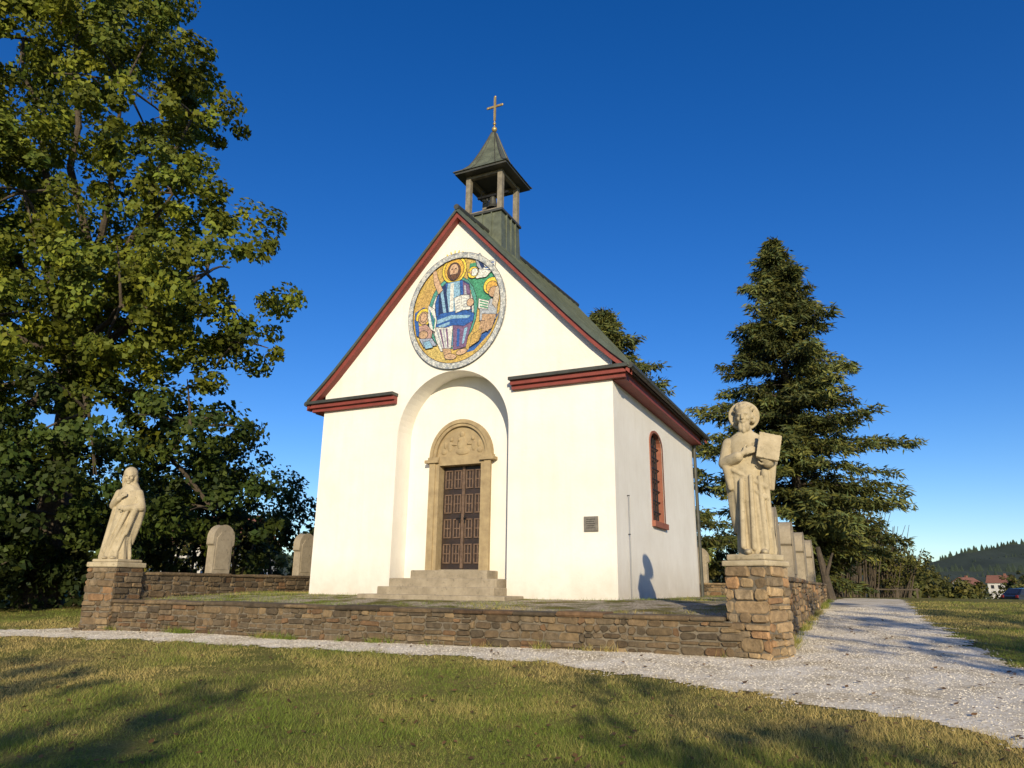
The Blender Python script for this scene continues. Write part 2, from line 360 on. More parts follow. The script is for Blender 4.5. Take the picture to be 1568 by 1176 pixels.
b.box(XL-hw,XL+hw,y0,YB,-1,.33,M_mort); stone_face(b,(XL+hw,y0,0),(0,1,0),(1,0,0),YB-y0,-.2,.33,.45); stone_face(b,(XL-hw,y0,0),(0,1,0),(-1,0,0),YB-y0,-.8,.33,.45)
coping(b,XL-hw,XL+hw,y0,YB,.333,'y',.5); b.obj('terrace_side_wall')
b=B()
b.box(XL+.25,XR-.25,YB-hw+.003,YB+hw,-1,.33,M_mort); stone_face(b,(XL+.25,YB-hw,0),(1,0,0),(0,-1,0),XR-XL-.5,-.1,.33,.6); coping(b,XL+.3,XR-.3,YB-hw,YB+hw,.333,'x',.6); b.obj('terrace_back_wall')

def stele(x,y,wide):
    b=B(); w=.30;t=.11;z0=.40; pts=[(-w*.82,0),(w*.82,0),(w*.82,.62),(w,.66)]
    for i in range(13):
        a=math.pi*i/12; pts.append((w*math.cos(a),.80+.30*math.sin(a)))
    pts.append((-w,.66)); pts.append((-w*.82,.62)); n=len(pts)
    def P(p,s): return (x+(p[0] if wide=='x' else s),y+(s if wide=='x' else p[0]),z0+p[1])
    vs=[P(p,-t) for p in pts]+[P(p,t) for p in pts]
    b.add(vs,[tuple(range(n)),tuple(range(n,2*n))[::-1]]+[(i,(i+1)%n,n+(i+1)%n,n+i) for i in range(n)],M_step)
    for s in(-1,1):
        q=[(-.2,.1),(.2,.1),(.2,.78),(.1,.92),(-.1,.92),(-.2,.78)]
        vs=[P(p,s*(t+.012)) for p in q]+[P((p[0]*1.12,p[1]*1.0+(.02 if p[1]>.5 else -.02)),s*t*.98) for p in q]; n2=6
        b.add(vs,[tuple(range(n2))]+[(i,(i+1)%n2,n2+(i+1)%n2,n2+i) for i in range(n2)],M_step)
    b.obj('stone_stele',bevel=.012)
for k in range(4):
    stele(XL,-.5+2.87*k,'y'); stele(XR,-.5+2.87*k,'y')
for x in(-2.9,-.05,2.8): stele(x,YB,'x')

# ---------------------------------------------------------------- chapel
ch=empty('white_chapel',(0,3.6,0))
HW=3.58; LEN=7.3
prof=[(0,8.65),(1.0,7.54),(2.0,6.43),(2.7,5.66),(3.2,5.13),(3.6,4.74),(3.98,4.40)]
def rz(x,off=0):
    x=abs(x); return float(np.interp(x,[p[0] for p in prof],[p[1] for p in prof]))-off
NX=-.06; NR=1.38; NS=3.38; ND=.55
b=B()
arch=[(NX+NR*math.cos(math.pi*i/32),NS+NR*math.sin(math.pi*i/32)) for i in range(33)]
out=[(-HW,-.4)]+[(-HW,rz(HW,.14))]+[(-x,z-.14) for x,z in prof[::-1] if x<HW]+[(x,z-.14) for x,z in prof[1:] if x<HW]+[(HW,rz(HW,.14)),(HW,-.4)]
poly=out+[(NX+NR,-.4)]+arch+[(NX-NR,-.4)]
b.add([(x,0,z) for x,z in poly],[tuple(range(len(poly)))],M_pl)
jam=[(NX+NR,-.4)]+arch+[(NX-NR,-.4)]; n=len(jam)
b.add([(x,0,z) for x,z in jam]+[(x,ND,z) for x,z in jam],[(i,i+1,n+i+1,n+i) for i in range(n-1)],M_pl)
DX=-.06; DW=.52; DZ0=.55; DZ1=2.74
bp=[(NX-NR,-.4),(NX-NR,NS)]+arch[::-1][1:-1]+[(NX+NR,NS),(NX+NR,-.4),(DX+DW,-.4),(DX+DW,DZ1),(DX-DW,DZ1),(DX-DW,-.4)]
b.add([(x,ND,z) for x,z in bp],[tuple(range(len(bp)))],M_pl)
zt=rz(HW,.14); wy0,wy1,wz0,wz1=2.65,3.70,1.62,3.35
for sx in(-1,1):
    X=sx*HW
    def q4(ya,yb,za,zb): b.add([(X,ya,za),(X,yb,za),(X,yb,zb),(X,ya,zb)],[(0,1,2,3)],M_pl)
    q4(0,LEN,-.4,wz0); q4(0,wy0,wz0,zt); q4(wy1,LEN,wz0,zt)
    c=(wy0+wy1)/2; r=(wy1-wy0)/2; ar=[(c+r*math.cos(math.pi*i/12),wz1+.32*math.sin(math.pi*i/12)) for i in range(13)]
    pp=[(wy0,zt),(wy1,zt)]+ar; b.add([(X,y,z) for y,z in pp],[tuple(range(len(pp)))],M_pl)
    rv=[(wy0,wz0),(wy1,wz0)]+ar; n=len(rv); Xi=X-sx*.22
    b.add([(X,y,z) for y,z in rv]+[(Xi,y,z) for y,z in rv],[(i,(i+1)%n,n+(i+1)%n,n+i) for i in range(n)],M_frame)
bk=[p for p in out]; b.add([(x,LEN,z+.3*max(0,1-abs(x)/HW)) for x,z in bk],[tuple(range(len(bk)))],M_pl)
child(b.obj('walls'),ch)
b=B()
for sx in(-1,1):
    X=sx*(HW-.16); c=(wy0+wy1)/2; r=(wy1-wy0)/2
    rv=[(wy0,wz0),(wy1,wz0)]+[(c+r*math.cos(math.pi*i/12),wz1+.32*math.sin(math.pi*i/12)) for i in range(13)]
    b.add([(X,y,z) for y,z in rv],[tuple(range(len(rv)))],M_glass)
    for k in range(1,5): y=wy0+(wy1-wy0)*k/5; b.box(X-.015+sx*.07,X+.015+sx*.07,y-.014,y+.014,wz0,wz1+.3*math.sin(math.acos((y-c)/r)),M_iron)
    for k in range(1,8): z=wz0+k*.25; b.box(X-.01+sx*.074,X+.01+sx*.074,wy0,wy1,z-.012,z+.012,M_iron)
    n=len(rv); cz=2.6; big=[(c+(y-c)*1.12,cz+(z-cz)*1.05) for y,z in rv]; Xo=sx*(HW+.02)
    b.add([(Xo,y,z) for y,z in rv]+[(Xo,y,z) for y,z in big]+[(sx*(HW-.01),y,z) for y,z in big],[(i,(i+1)%n,n+(i+1)%n,n+i) for i in range(n)]+[(n+i,n+(i+1)%n,2*n+(i+1)%n,2*n+i) for i in range(n)],M_frame)
    xa,xb=sorted((sx*(HW-.2),sx*(HW+.08))); b.box(xa,xb,wy0-.08,wy1+.08,wz0-.12,wz0+.004,M_frame)
child(b.obj('windows'),ch)
b=B(); full=[(-x,z) for x,z in prof[::-1]]+prof[1:]
def rise(x,y): return .5*max(0,y/LEN)*max(0,1-abs(x)/3.98)
ya,yb=-.22,LEN+.45; n=len(full)
vs=[(x,y,z+rise(x,y)) for y in(ya,yb) for x,z in full]+[(x,y,z-.08+rise(x,y)) for y in(ya,yb) for x,z in full]
fs=[(i,i+1,n+i+1,n+i) for i in range(n-1)]+[(2*n+i,3*n+i,3*n+i+1,2*n+i+1) for i in range(n-1)]
fs+=[(i,2*n+i,2*n+i+1,i+1) for i in range(n-1)]+[(n+i,n+i+1,3*n+i+1,3*n+i) for i in range(n-1)]+[(0,n,3*n,2*n),(n-1,3*n-1,4*n-1,2*n-1)]
b.add(vs,fs,M_roof)
y=ya+.02
while y<yb:
    for i in range(n-1):
        (x0,z0),(x1,z1)=full[i],full[i+1]; z0+=rise(x0,y); z1+=rise(x1,y)
        b.add([(x0,y,z0-.01),(x1,y,z1-.01),(x1,y+.03,z1-.01),(x0,y+.03,z0-.01),(x0,y,z0+.035),(x1,y,z1+.035),(x1,y+.03,z1+.035),(x0,y+.03,z0+.035)],[(0,1,5,4),(3,7,6,2),(4,5,6,7),(0,4,7,3),(1,2,6,5)],M_roof)
    y+=.42
b.tube((0,ya-.02,8.67),(0,yb+.02,8.67+rise(0,yb)),.07,.07,M_dark,8)
child(b.obj('roof'),ch)
b=B()
for yA,yB in((-.17,-.003),(LEN+.003,LEN+.15)):
    a_,d_=.083,.22
    vs=[(x,y,z-o_+rise(x,y)) for y in(yA,yB) for o_ in(a_,d_) for x,z in full]
    fs=[(i,n+i,n+i+1,i+1) for i in range(n-1)]+[(2*n+i,2*n+i+1,3*n+i+1,3*n+i) for i in range(n-1)]+[(n+i,3*n+i,3*n+i+1,n+i+1) for i in range(n-1)]
    b.add(vs,fs,M_red)
for xa,xb in((-3.93,-1.50),(1.42,3.93)):
    b.box(xa+.06*(xa<0),xb-.06*(xb>2),-.10,-.002,4.14,4.22,M_red); b.box(xa+.03*(xa<0),xb-.03*(xb>2),-.17,-.002,4.223,4.31,M_red)
    b.box(xa-.02,xb+.02,-.24,-.002,4.313,4.38,M_dark)
for sx in(-1,1):
    xa,xb=sorted((sx*(HW+.002),sx*(HW+.27))); b.box(xa,xb,.002,LEN,4.12,4.30,M_red)
    xa,xb=sorted((sx*(HW+.002),sx*(HW+.34))); b.box(xa,xb,.002,LEN,4.303,4.35,M_dark)
    b.tube((sx*4.0,-.2,4.34),(sx*4.0,LEN+.2,4.34),.06,.06,M_dark,10)
    b.tube((sx*(HW+.09),LEN-.12,-.1),(sx*(HW+.09),LEN-.12,4.1),.045,.045,M_dark,10); b.tube((sx*(HW+.09),LEN-.12,4.1),(sx*3.98,LEN-.12,4.3),.045,.045,M_dark,10)
child(b.obj('cornice_and_gutters'),ch)
b=B(); y0=ND
for s in(-1,1):
    x0=DX+s*DW; x1=DX+s*.72; xa,xb=sorted((x0,x1)); b.box(xa,xb,y0-.12,y0+.12,.3,2.80,M_sand)
    xa,xb=sorted((DX+s*(DW+.09),DX+s*.76)); b.box(xa,xb,y0-.15,y0-.10,.3,2.80,M_sand)
    xa,xb=sorted((DX+s*(DW-.0),DX+s*.86)); b.box(xa,xb,y0-.2,y0-.002,2.803,2.87,M_sand)
    xa,xb=sorted((DX+s*(DW-.0),DX+s*.80)); b.box(xa,xb,y0-.16,y0-.002,2.872,2.93,M_sand)
b.box(DX-DW-.002,DX+DW+.002,y0-.12,y0+.12,DZ1,2.93,M_sand)
def ringarch(r0,r1,yf,yb_,zc,zs=1.0):
    k=24; vs=[];
    for r in(r0,r1):
        for yy in(yf,yb_):
            vs+=[(DX+r*math.cos(math.pi*i/k),yy,zc+zs*r*math.sin(math.pi*i/k)) for i in range(k+1)]
    m_=k+1; fs=[]
    for i in range(k): fs+=[(i,i+1,2*m_+i+1,2*m_+i),(2*m_+i,2*m_+i+1,3*m_+i+1,3*m_+i),(i,m_+i,m_+i+1,i+1)]
    b.add(vs,fs,M_sand)
ringarch(.62,.69,y0-.12,y0,2.933,1.08); ringarch(.69,.77,y0-.15,y0,2.933,1.06)
k=24; vs=[(DX+.63*math.cos(math.pi*i/k),y0-.05,2.933+.68*math.sin(math.pi*i/k)) for i in range(k+1)]; b.add(vs,[tuple(range(k+1))],M_sand)
def rel(x,z,rx,rz_,t=.03): b.ell((DX+x,y0-.05,z),(rx,t,rz_),M_sand,14)
rel(0,3.43,.065,.075,.045); rel(0,3.22,.13,.17,.035); rel(-.06,3.3,.04,.05,.06); rel(.02,3.04,.18,.08,.035)
for s in(-1,1):
    rel(s*.27,3.32,.045,.05,.04); rel(s*.30,3.16,.07,.12,.025); rel(s*.2,3.2,.09,.025,.035); rel(s*.45,3.05,.07,.06); rel(s*.42,3.2,.04,.08)
child(b.obj('door_surround'),ch)
b=B(); yd=ND+.1
b.box(DX-DW,DX+DW,yd,yd+.06,DZ0-.02,DZ1+.02,M_door)
for s in(-1,1):
    for r_ in range(4):
        za=DZ0+.10+r_*.53; zb=za+.41
        for c_ in range(2):
            xa=DX+s*(.055+c_*.23); xb=DX+s*(.055+c_*.23+.18); xa,xb=sorted((xa,xb)); w_=.026
            b.box(xa,xb,yd-.03,yd-.001,za,za+w_,M_panel); b.box(xa,xb,yd-.03,yd-.001,zb-w_,zb,M_panel)
            b.box(xa,xa+w_,yd-.03,yd-.001,za+w_,zb-w_,M_panel); b.box(xb-w_,xb,yd-.03,yd-.001,za+w_,zb-w_,M_panel)
            xm=(xa+xb)/2; zm=(za+zb)/2; b.box(xm-.012,xm+.012,yd-.022,yd-.001,za+w_,zb-w_,M_panel); b.box(xa+w_,xb-w_,yd-.020,yd-.001,zm-.012,zm+.012,M_panel)
    xa,xb=sorted((DX+s*.002,DX+s*.03)); b.box(xa,xb,yd-.035,yd-.001,DZ0,DZ1,M_panel)
    b.box(DX+s*.06-.012,DX+s*.06+.012,yd-.05,yd-.035,1.5,1.68,M_iron); b.tube((DX+s*.06,yd-.09,1.6),(DX+s*.13,yd-.09,1.6),.012,.012,M_iron); b.tube((DX+s*.06,yd-.09,1.6),(DX+s*.06,yd-.03,1.6),.012,.012,M_iron)
child(b.obj('double_door',bevel=.003),ch)
b=B()
b.box(DX-DW-.001,DX+DW+.001,ND-.0,ND+.2,-.2,DZ0-.022,M_step)
b.box(-.95,.86,.05,ND-.001,-.2,.50,M_step); b.box(-1.25,1.24,-.28,ND-.002,-.2,.335,M_step)
b.box(-1.32,1.34,-.58,-.003,-.2,.17,M_step); b.box(-1.6,1.70,-.86,-.004,-.2,.02,M_step)
child(b.obj('entrance_steps',bevel=.018),ch)
b=B(); b.box(2.95,3.23,-.03,-.001,1.21,1.49,M_plq); b.box(2.97,3.21,-.036,-.031,1.23,1.47,M_plq)
for k_ in range(5): b.box(3.0,3.18-.02*(k_%2),-.039,-.0365,1.27+.04*k_,1.28+.04*k_,M_iron)
child(b.obj('wall_plaque',bevel=.004),ch)
b=B(); b.tube((HW+.04,.75,0),(HW+.04,.75,1.95),.007,.007,M_zinc,8); b.tube((HW+.0,.75,1.2),(HW+.05,.75,1.2),.01,.01,M_iron,6); b.tube((HW+.0,.75,1.95),(HW+.05,.75,1.95),.01,.01,M_iron,6)
child(b.obj('lightning_conductor'),ch)
TXc,TYc=-.14,1.85
def sq(b,h0,z0,h1,z1,mat):
    vs=[(TXc+a*h0,TYc+c*h0,z0) for a,c in((-1,-1),(1,-1),(1,1),(-1,1))]+[(TXc+a*h1,TYc+c*h1,z1) for a,c in((-1,-1),(1,-1),(1,1),(-1,1))]
    b.add(vs,[(0,1,5,4),(1,2,6,5),(2,3,7,6),(3,0,4,7),(3,2,1,0),(4,5,6,7)],mat)
b=B()
sq(b,.66,7.2,.56,8.3,M_tur); sq(b,.56,8.3,.52,9.30,M_tur); sq(b,.57,9.30,.57,9.36,M_dark)
for s in(-1,1):
    for k in(-.26,0,.26):
        b.box(TXc+k-.012,TXc+k+.012,TYc-.565 if s<0 else TYc+.52,TYc-.52 if s<0 else TYc+.565,8.3,9.30,M_tur)
        b.box(TXc-.565 if s<0 else TXc+.52,TXc-.52 if s<0 else TXc+.565,TYc+k-.012,TYc+k+.012,8.3,9.30,M_tur)
pw=.065; ps=.46
for a in(-1,1):
    for c in(-1,1):
        b.box(TXc+a*ps-pw,TXc+a*ps+pw,TYc+c*ps-pw,TYc+c*ps+pw,9.36,10.52,M_wood)
    b.box(TXc-ps+pw,TXc+ps-pw,TYc+a*ps-.05,TYc+a*ps+.05,10.42,10.50,M_wood); b.box(TXc+a*ps-.05,TXc+a*ps+.05,TYc-ps+pw,TYc+ps-pw,10.42,10.50,M_wood)
    b.box(TXc-ps+pw,TXc+ps-pw,TYc+a*ps-.04,TYc+a*ps+.04,9.36,9.43,M_wood); b.box(TXc+a*ps-.04,TXc+a*ps+.04,TYc-ps+pw,TYc+ps-pw,9.36,9.43,M_wood)
sq(b,.745,10.50,.745,10.56,M_dark)
fl=[(.78,10.56),(.60,10.70),(.48,10.85),(.40,11.02),(.29,11.3),(.17,11.65),(.05,12.03)]
for (h0,z0),(h1,z1) in zip(fl,fl[1:]): sq(b,h0,z0,h1,z1-.001,M_tur)
for (h0,z0),(h1,z1) in zip(fl,fl[1:]):
    for a,c in((-1,-1),(1,-1),(1,1),(-1,1)): b.tube((TXc+a*h0,TYc+c*h0,z0),(TXc+a*h1,TYc+c*h1,z1),.022,.022,M_dark,6)
    for t in(-.33,.33):
        for s in(-1,1):
            b.tube((TXc+t*h0*2*.9,TYc+s*h0,z0),(TXc+t*h1*2*.9,TYc+s*h1,z1),.014,.014,M_dark,5); b.tube((TXc+s*h0,TYc+t*h0*2*.9,z0),(TXc+s*h1,TYc+t*h1*2*.9,z1),.014,.014,M_dark,5)
child(b.obj('bell_turret'),ch)
b=B(); b.rev((TXc,TYc,9.72),[(.01,.36),(.05,.36),(.085,.32),(.10,.21),(.12,.10),(.165,.02),(.175,0),(.15,0),(.08,.17),(.02,.25)],M_bell,20)
b.box(TXc-.45,TXc+.45,TYc-.03,TYc+.03,10.10,10.16,M_iron); b.tube((TXc,TYc,10.06),(TXc,TYc,10.12),.025,.025,M_iron); b.tube((TXc,TYc,9.64),(TXc,TYc,9.8),.03,.012,M_iron)
for i in range(20):
    a0=2*math.pi*i/20;a1=2*math.pi*(i+1)/20; b.tube((TXc-.26,TYc+.17*math.cos(a0),10.12+.17*math.sin(a0)),(TXc-.26,TYc+.17*math.cos(a1),10.12+.17*math.sin(a1)),.010,.010,M_iron,5)
child(b.obj('bell',smooth=False),ch)
b=B(); b.tube((TXc,TYc,12.0),(TXc,TYc,13.17),.018,.014,M_gold,8); b.ell((TXc,TYc,12.14),(.075,.075,.085),M_gold); b.ell((TXc,TYc,12.32),(.045,.045,.05),M_gold)
b.box(TXc-.03,TXc+.03,TYc-.018,TYc+.018,12.42,13.16,M_gold); b.box(TXc-.21,TXc+.21,TYc-.016,TYc+.016,12.84,12.90,M_gold)
for p in((TXc-.22,12.87),(TXc+.22,12.87),(TXc,13.18)): b.ell((p[0],TYc,p[1]),(.04,.025,.04),M_gold,10)
child(b.obj('cross_finial'),ch)

# mosaic
b=B(); lay=[0]; LS=.00025
RX,RZ=1.26,1.40
def mp(x,y): return (-.03+(x-703)/75*RX, 6.18+(476-y)/92*RZ)
def P(pts,col,outl=True):
    lay[0]+=1; col=tuple(min(.8,c*1.15) for c in col)
    if outl:
        cx=sum(p[0] for p in pts)/len(pts);cy=sum(p[1] for p in pts)/len(pts)
        o2=[]
        for p in pts:
            d=math.hypot(p[0]-cx,p[1]-cy)+1e-6; o2.append((p[0]+(p[0]-cx)/d*.9,p[1]+(p[1]-cy)/d*.9))
        y=-.016-LS*lay[0]; b.add([(mp(*p)[0],y,mp(*p)[1]) for p in o2],[tuple(range(len(pts)))],M_mos,(.035,.03,.04)); lay[0]+=1
    y=-.016-LS*lay[0]; b.add([(mp(*p)[0],y,mp(*p)[1]) for p in pts],[tuple(range(len(pts)))],M_mos,col)
def E(cx,cy,rx,ry,col,rot=0,outl=True,n=20):
    r=math.radians(rot); P([(cx+rx*math.cos(t)*math.cos(r)-ry*math.sin(t)*math.sin(r),cy+rx*math.cos(t)*math.sin(r)+ry*math.sin(t)*math.cos(r)) for t in [2*math.pi*i/n for i in range(n)]],col,outl)
k=64; ring=[(-.03+RX*math.cos(2*math.pi*i/k),6.18+RZ*math.sin(2*math.pi*i/k)) for i in range(k)]
b.add([(x,-.012,z) for x,z in ring]+[(x,.0-.001,z) for x,z in ring],[tuple(range(k))]+[(i,(i+1)%k,k+(i+1)%k,k+i) for i in range(k)],M_mos,(.45,.45,.43))
E(703,476,68,83,(.48,.33,.09),0,True,48)
GR=(.06,.26,.14);BL=(.03,.10,.32);LB=(.22,.38,.50);WH=(.60,.60,.54);YE=(.74,.52,.06);OC=(.46,.30,.09);TA=(.43,.28,.16);PU=(.17,.10,.18);DB=(.02,.035,.10);SK=(.50,.33,.2);GY=(.34,.36,.38);PK=(.40,.25,.2)
P([(722,405),(748,405),(765,430),(766,470),(750,475),(722,480),(718,440)],GR,False)
P([(640,452),(655,432),(676,440),(672,480),(660,500),(638,490)],OC,False)
P([(637,470),(652,462),(668,490),(672,530),(655,525),(640,500)],BL,False)
P([(640,508),(672,520),(700,548),(690,556),(665,545)],(.50,.38,.12),False)
P([(768,490),(745,515),(720,545),(732,543),(755,520)],BL,False)
E(697,478,38,58,(.08,.28,.22)); E(697,480,33,53,WH); E(698,482,29,49,(.10,.22,.32))
for s_ in(-1,1):
    P([(698+s_*20,450),(698+s_*27,448),(698+s_*27,505),(698+s_*20,507)],(.30,.20,.10)); P([(698+s_*22,455),(698+s_*25,455),(698+s_*25,500),(698+s_*22,500)],YE,False)
for a in range(-60,61,15):
    r=math.radians(a-90); P([(698+17*math.cos(r-.05),408+21*math.sin(r-.05)),(698+17*math.cos(r+.05),408+21*math.sin(r+.05)),(698+26*math.cos(r+.03),408+30*math.sin(r+.03)),(698+26*math.cos(r-.03),408+30*math.sin(r-.03))],YE,False)
E(698,410,19,22,YE); E(698,410,15,18,(.60,.36,.06))
P([(676,438),(686,430),(711,430),(722,438),(726,482),(672,482),(670,460)],BL)
P([(689,430),(707,430),(710,470),(704,484),(688,484),(685,460)],LB); P([(693,432),(698,432),(699,484),(693,484)],WH,False)
P([(675,438),(685,432),(692,480),(676,484)],DB); P([(677,442),(681,438),(688,478),(684,482)],LB,False)
P([(712,432),(722,440),(727,478),(716,480)],PU); P([(714,438),(717,440),(721,474),(717,472)],GY,False)
P([(668,486),(680,478),(716,478),(731,486),(729,500),(714,506),(698,500),(684,508),(667,500)],BL); P([(672,488),(696,483),(726,488),(722,492),(698,489),(674,494)],LB,False); P([(676,497),(694,493),(694,497),(680,502)],LB,False)
P([(668,498),(688,502),(699,500),(697,536),(682,538),(674,520)],WH)
for i in range(4): P([(673+5*i,503),(676+5*i,503),(685+3*i,534),(683+3*i,534)],PU if i%2 else GY,False)
P([(700,500),(716,504),(729,498),(722,522),(720,536),(701,538)],PU); P([(706,506),(710,507),(710,534),(706,534)],BL,False); P([(717,507),(722,506),(717,530),(714,531)],LB,False)
P([(684,534),(697,536),(699,549),(690,551)],TA); E(697,548,9,4,SK,10); E(714,543,8,4,SK,-10)
P([(700,457),(711,454),(713,478),(703,481)],WH); P([(711,454),(723,456),(725,479),(713,478)],WH)
for i in range(4): P([(703,461+4.5*i),(709,459.5+4.5*i),(709,461+4.5*i),(703,462.5+4.5*i)],GY,False); P([(714,459+4.5*i),(721,460+4.5*i),(721,461.5+4.5*i),(714,460.5+4.5*i)],GY,False)
E(725,468,5,6,SK)
P([(664,406),(667,402),(670,408),(673,420),(681,440),(675,446),(667,427)],SK)
E(698,413,10,14,(.12,.06,.03)); E(698,411,7,10,SK); P([(693,418),(703,418),(701,425),(698,427),(695,425)],(.12,.06,.03)); E(695,409,1.5,1,(.03,.02,.02),0,False,8); E(701,409,1.5,1,(.03,.02,.02),0,False,8); P([(697,409),(699,409),(699.5,416),(696.5,416)],(.35,.2,.12),False)
# dove / eagle upper right: raised wing, spread wing, body, beak
P([(730,396),(738,392),(744,404),(748,418),(740,420),(734,412)],GY); P([(742,406),(762,408),(760,424),(744,424)],WH)
for i in range(4): P([(746,408+4*i),(760,410+4*i),(759,412+4*i),(746,410+4*i)],BL,False)
for i in range(3): P([(732+3*i,398+3*i),(734+3*i,397+3*i),(744+1*i,416),(741+1*i,417)],DB,False)
P([(728,424),(738,418),(756,424),(748,432),(734,432)],WH); E(728,421,8,9,YE); E(730,421,5,6,WH); P([(720,420),(726,418),(726,423)],TA)
E(757,448,12,13,YE); E(757,450,8,9,(.6,.34,.07)); P([(740,478),(757,468),(766,476),(764,500),(748,512),(740,498)],GY); P([(744,490),(764,494),(758,514),(742,520)],TA)
E(760,458,7,8,TA); P([(763,452),(768,449),(768,470),(764,485),(758,476)],(.48,.39,.28)); P([(738,465),(754,472),(751,484),(738,480)],WH)
for i in range(3): P([(740,468+4*i),(752,473+4*i),(752,475+4*i),(740,470+4*i)],GR,False)
P([(742,500),(748,502),(742,526),(736,528)],TA); P([(752,500),(757,500),(753,518),(749,516)],TA)
E(653,480,12,14,YE); E(653,481,8,10,TA); E(653,480,5,7,SK); P([(660,462),(670,470),(674,488),(672,506),(664,500),(660,482)],WH)
for i in range(4): P([(661+3*i,468+5*i),(663+3*i,470+5*i),(671,502),(669,502)],GR if i%2 else BL,False)
P([(642,494),(658,492),(668,505),(666,520),(650,518)],PK); P([(638,482),(645,486),(648,510),(643,508)],BL); E(654,508,7,6,TA,20); P([(648,514),(668,516),(676,528),(656,528)],(.30,.34,.42)); P([(654,520),(664,519),(670,530),(659,531)],LB)
P([(730,520),(744,512),(740,530),(726,538)],OC)
lay[0]+=1
for (ra,rb,k,c1,c2) in((.895,.905,72,(.05,.05,.06),(.05,.05,.06)),(.905,.935,110,(.54,.54,.50),(.36,.38,.38)),(.935,.965,120,(.42,.44,.43),(.58,.58,.53)),(.965,.992,126,(.54,.54,.50),(.32,.34,.36)),(.992,1.0,72,(.16,.17,.17),(.16,.17,.17))):
    for i in range(k):
        a0=2*math.pi*i/k;a1=2*math.pi*(i+1)/k; y=-.016-LS*lay[0]
        b.add([(-.03+r*RX*math.cos(a),y,6.18+r*RZ*math.sin(a)) for r,a in((ra,a0),(rb,a0),(rb,a1),(ra,a1))],[(0,1,2,3)],M_mos,c1 if random.random()<.6 else c2)
child(b.obj('round_mosaic'),ch)

# ---------------------------------------------------------------- statue pillars + statues
def pillar(b,cx,cy,rot,h0,h1,z0,z1,bright):
    R=Matrix.Rotation(rot,3,'Z')
    Mx=Matrix.Translation((cx,cy,0))@R.to_4x4()
    b.box(-h1+.01,h1-.01,-h1+.01,h1-.01,z0,z1,M_mort,M=Mx)
    for k in range(4):
        Rk=R@Matrix.Rotation(k*math.pi/2,3,'Z'); u=Rk@Vector((1,0,0)); nn=Rk@Vector((0,-1,0))
        o_=Vector((cx,cy,0))+nn*(h1-.012)-u*h1; stone_face(b,o_,u,nn,2*h1,z0,z1,bright,.07,.15,.5)
        o_=Vector((cx,cy,0))+nn*(h0-.012)-u*h0
        stone_face(b,o_,u,nn,2*h0,z0,z0+.22,bright,.1,.15,.4)
    b.box(-h0+.02,h0-.02,-h0+.02,h0-.02,z0,z0+.2,M_mort,M=Mx)
    return Mx
def capsule(b,p0,p1,r0,r1,n=14):
    p0=Vector(p0);p1=Vector(p1); b.tube(p0,p1,r0,r1,M_stat,n); b.ell(p0,(r0,)*3,M_stat,n); b.ell(p1,(r1,)*3,M_stat,n)
def loft(b,rings,n=96,fold=lambda a,z:0):
    zs=[r[0] for r in rings]; Z=np.linspace(zs[0],zs[-1],60); arr=np.array(rings); vs=[];fs=[]
    for z in Z:
        rx,ry,cx,cy=[float(np.interp(z,zs,arr[:,i])) for i in(1,2,3,4)]
        for i in range(n):
            a=2*math.pi*i/n; f=1+fold(a,z); vs.append((cx+rx*f*math.cos(a),cy+ry*f*math.sin(a),z))
    m_=len(Z)
    for j in range(m_-1):
        for i in range(n): fs.append((j*n+i,j*n+(i+1)%n,(j+1)*n+(i+1)%n,(j+1)*n+i))
    fs+=[tuple(range(n))[::-1],tuple(range((m_-1)*n,m_*n))]; b.add(vs,fs,M_stat)
def hand(b,p,d,up,s=1.0):
    p=Vector(p);d=Vector(d).normalized();up=Vector(up).normalized(); sd=d.cross(up).normalized(); up=sd.cross(d)
    Mx=Matrix((d,sd,up)).transposed().to_4x4(); b.ell(p,(.055*s,.045*s,.022*s),M_stat,12,M=Mx)
    for i,(o_,l) in enumerate(((-.034,.07),(-.012,.082),(.012,.078),(.034,.062))):
        k0=p+d*.04*s+sd*o_*s; k1=k0+(d*.9-up*.25).normalized()*l*.55*s; k2=k1+(d*.5-up*.85).normalized()*l*.5*s
        capsule(b,k0,k1,.012*s,.011*s,8); capsule(b,k1,k2,.011*s,.009*s,8)
    k0=p-d*.01*s-sd*.04*s; k1=k0+(d*.6-sd*.7).normalized()*.04*s; k2=k1+(d*.9-up*.2).normalized()*.035*s; capsule(b,k0,k1,.014*s,.012*s,8); capsule(b,k1,k2,.012*s,.01*s,8)
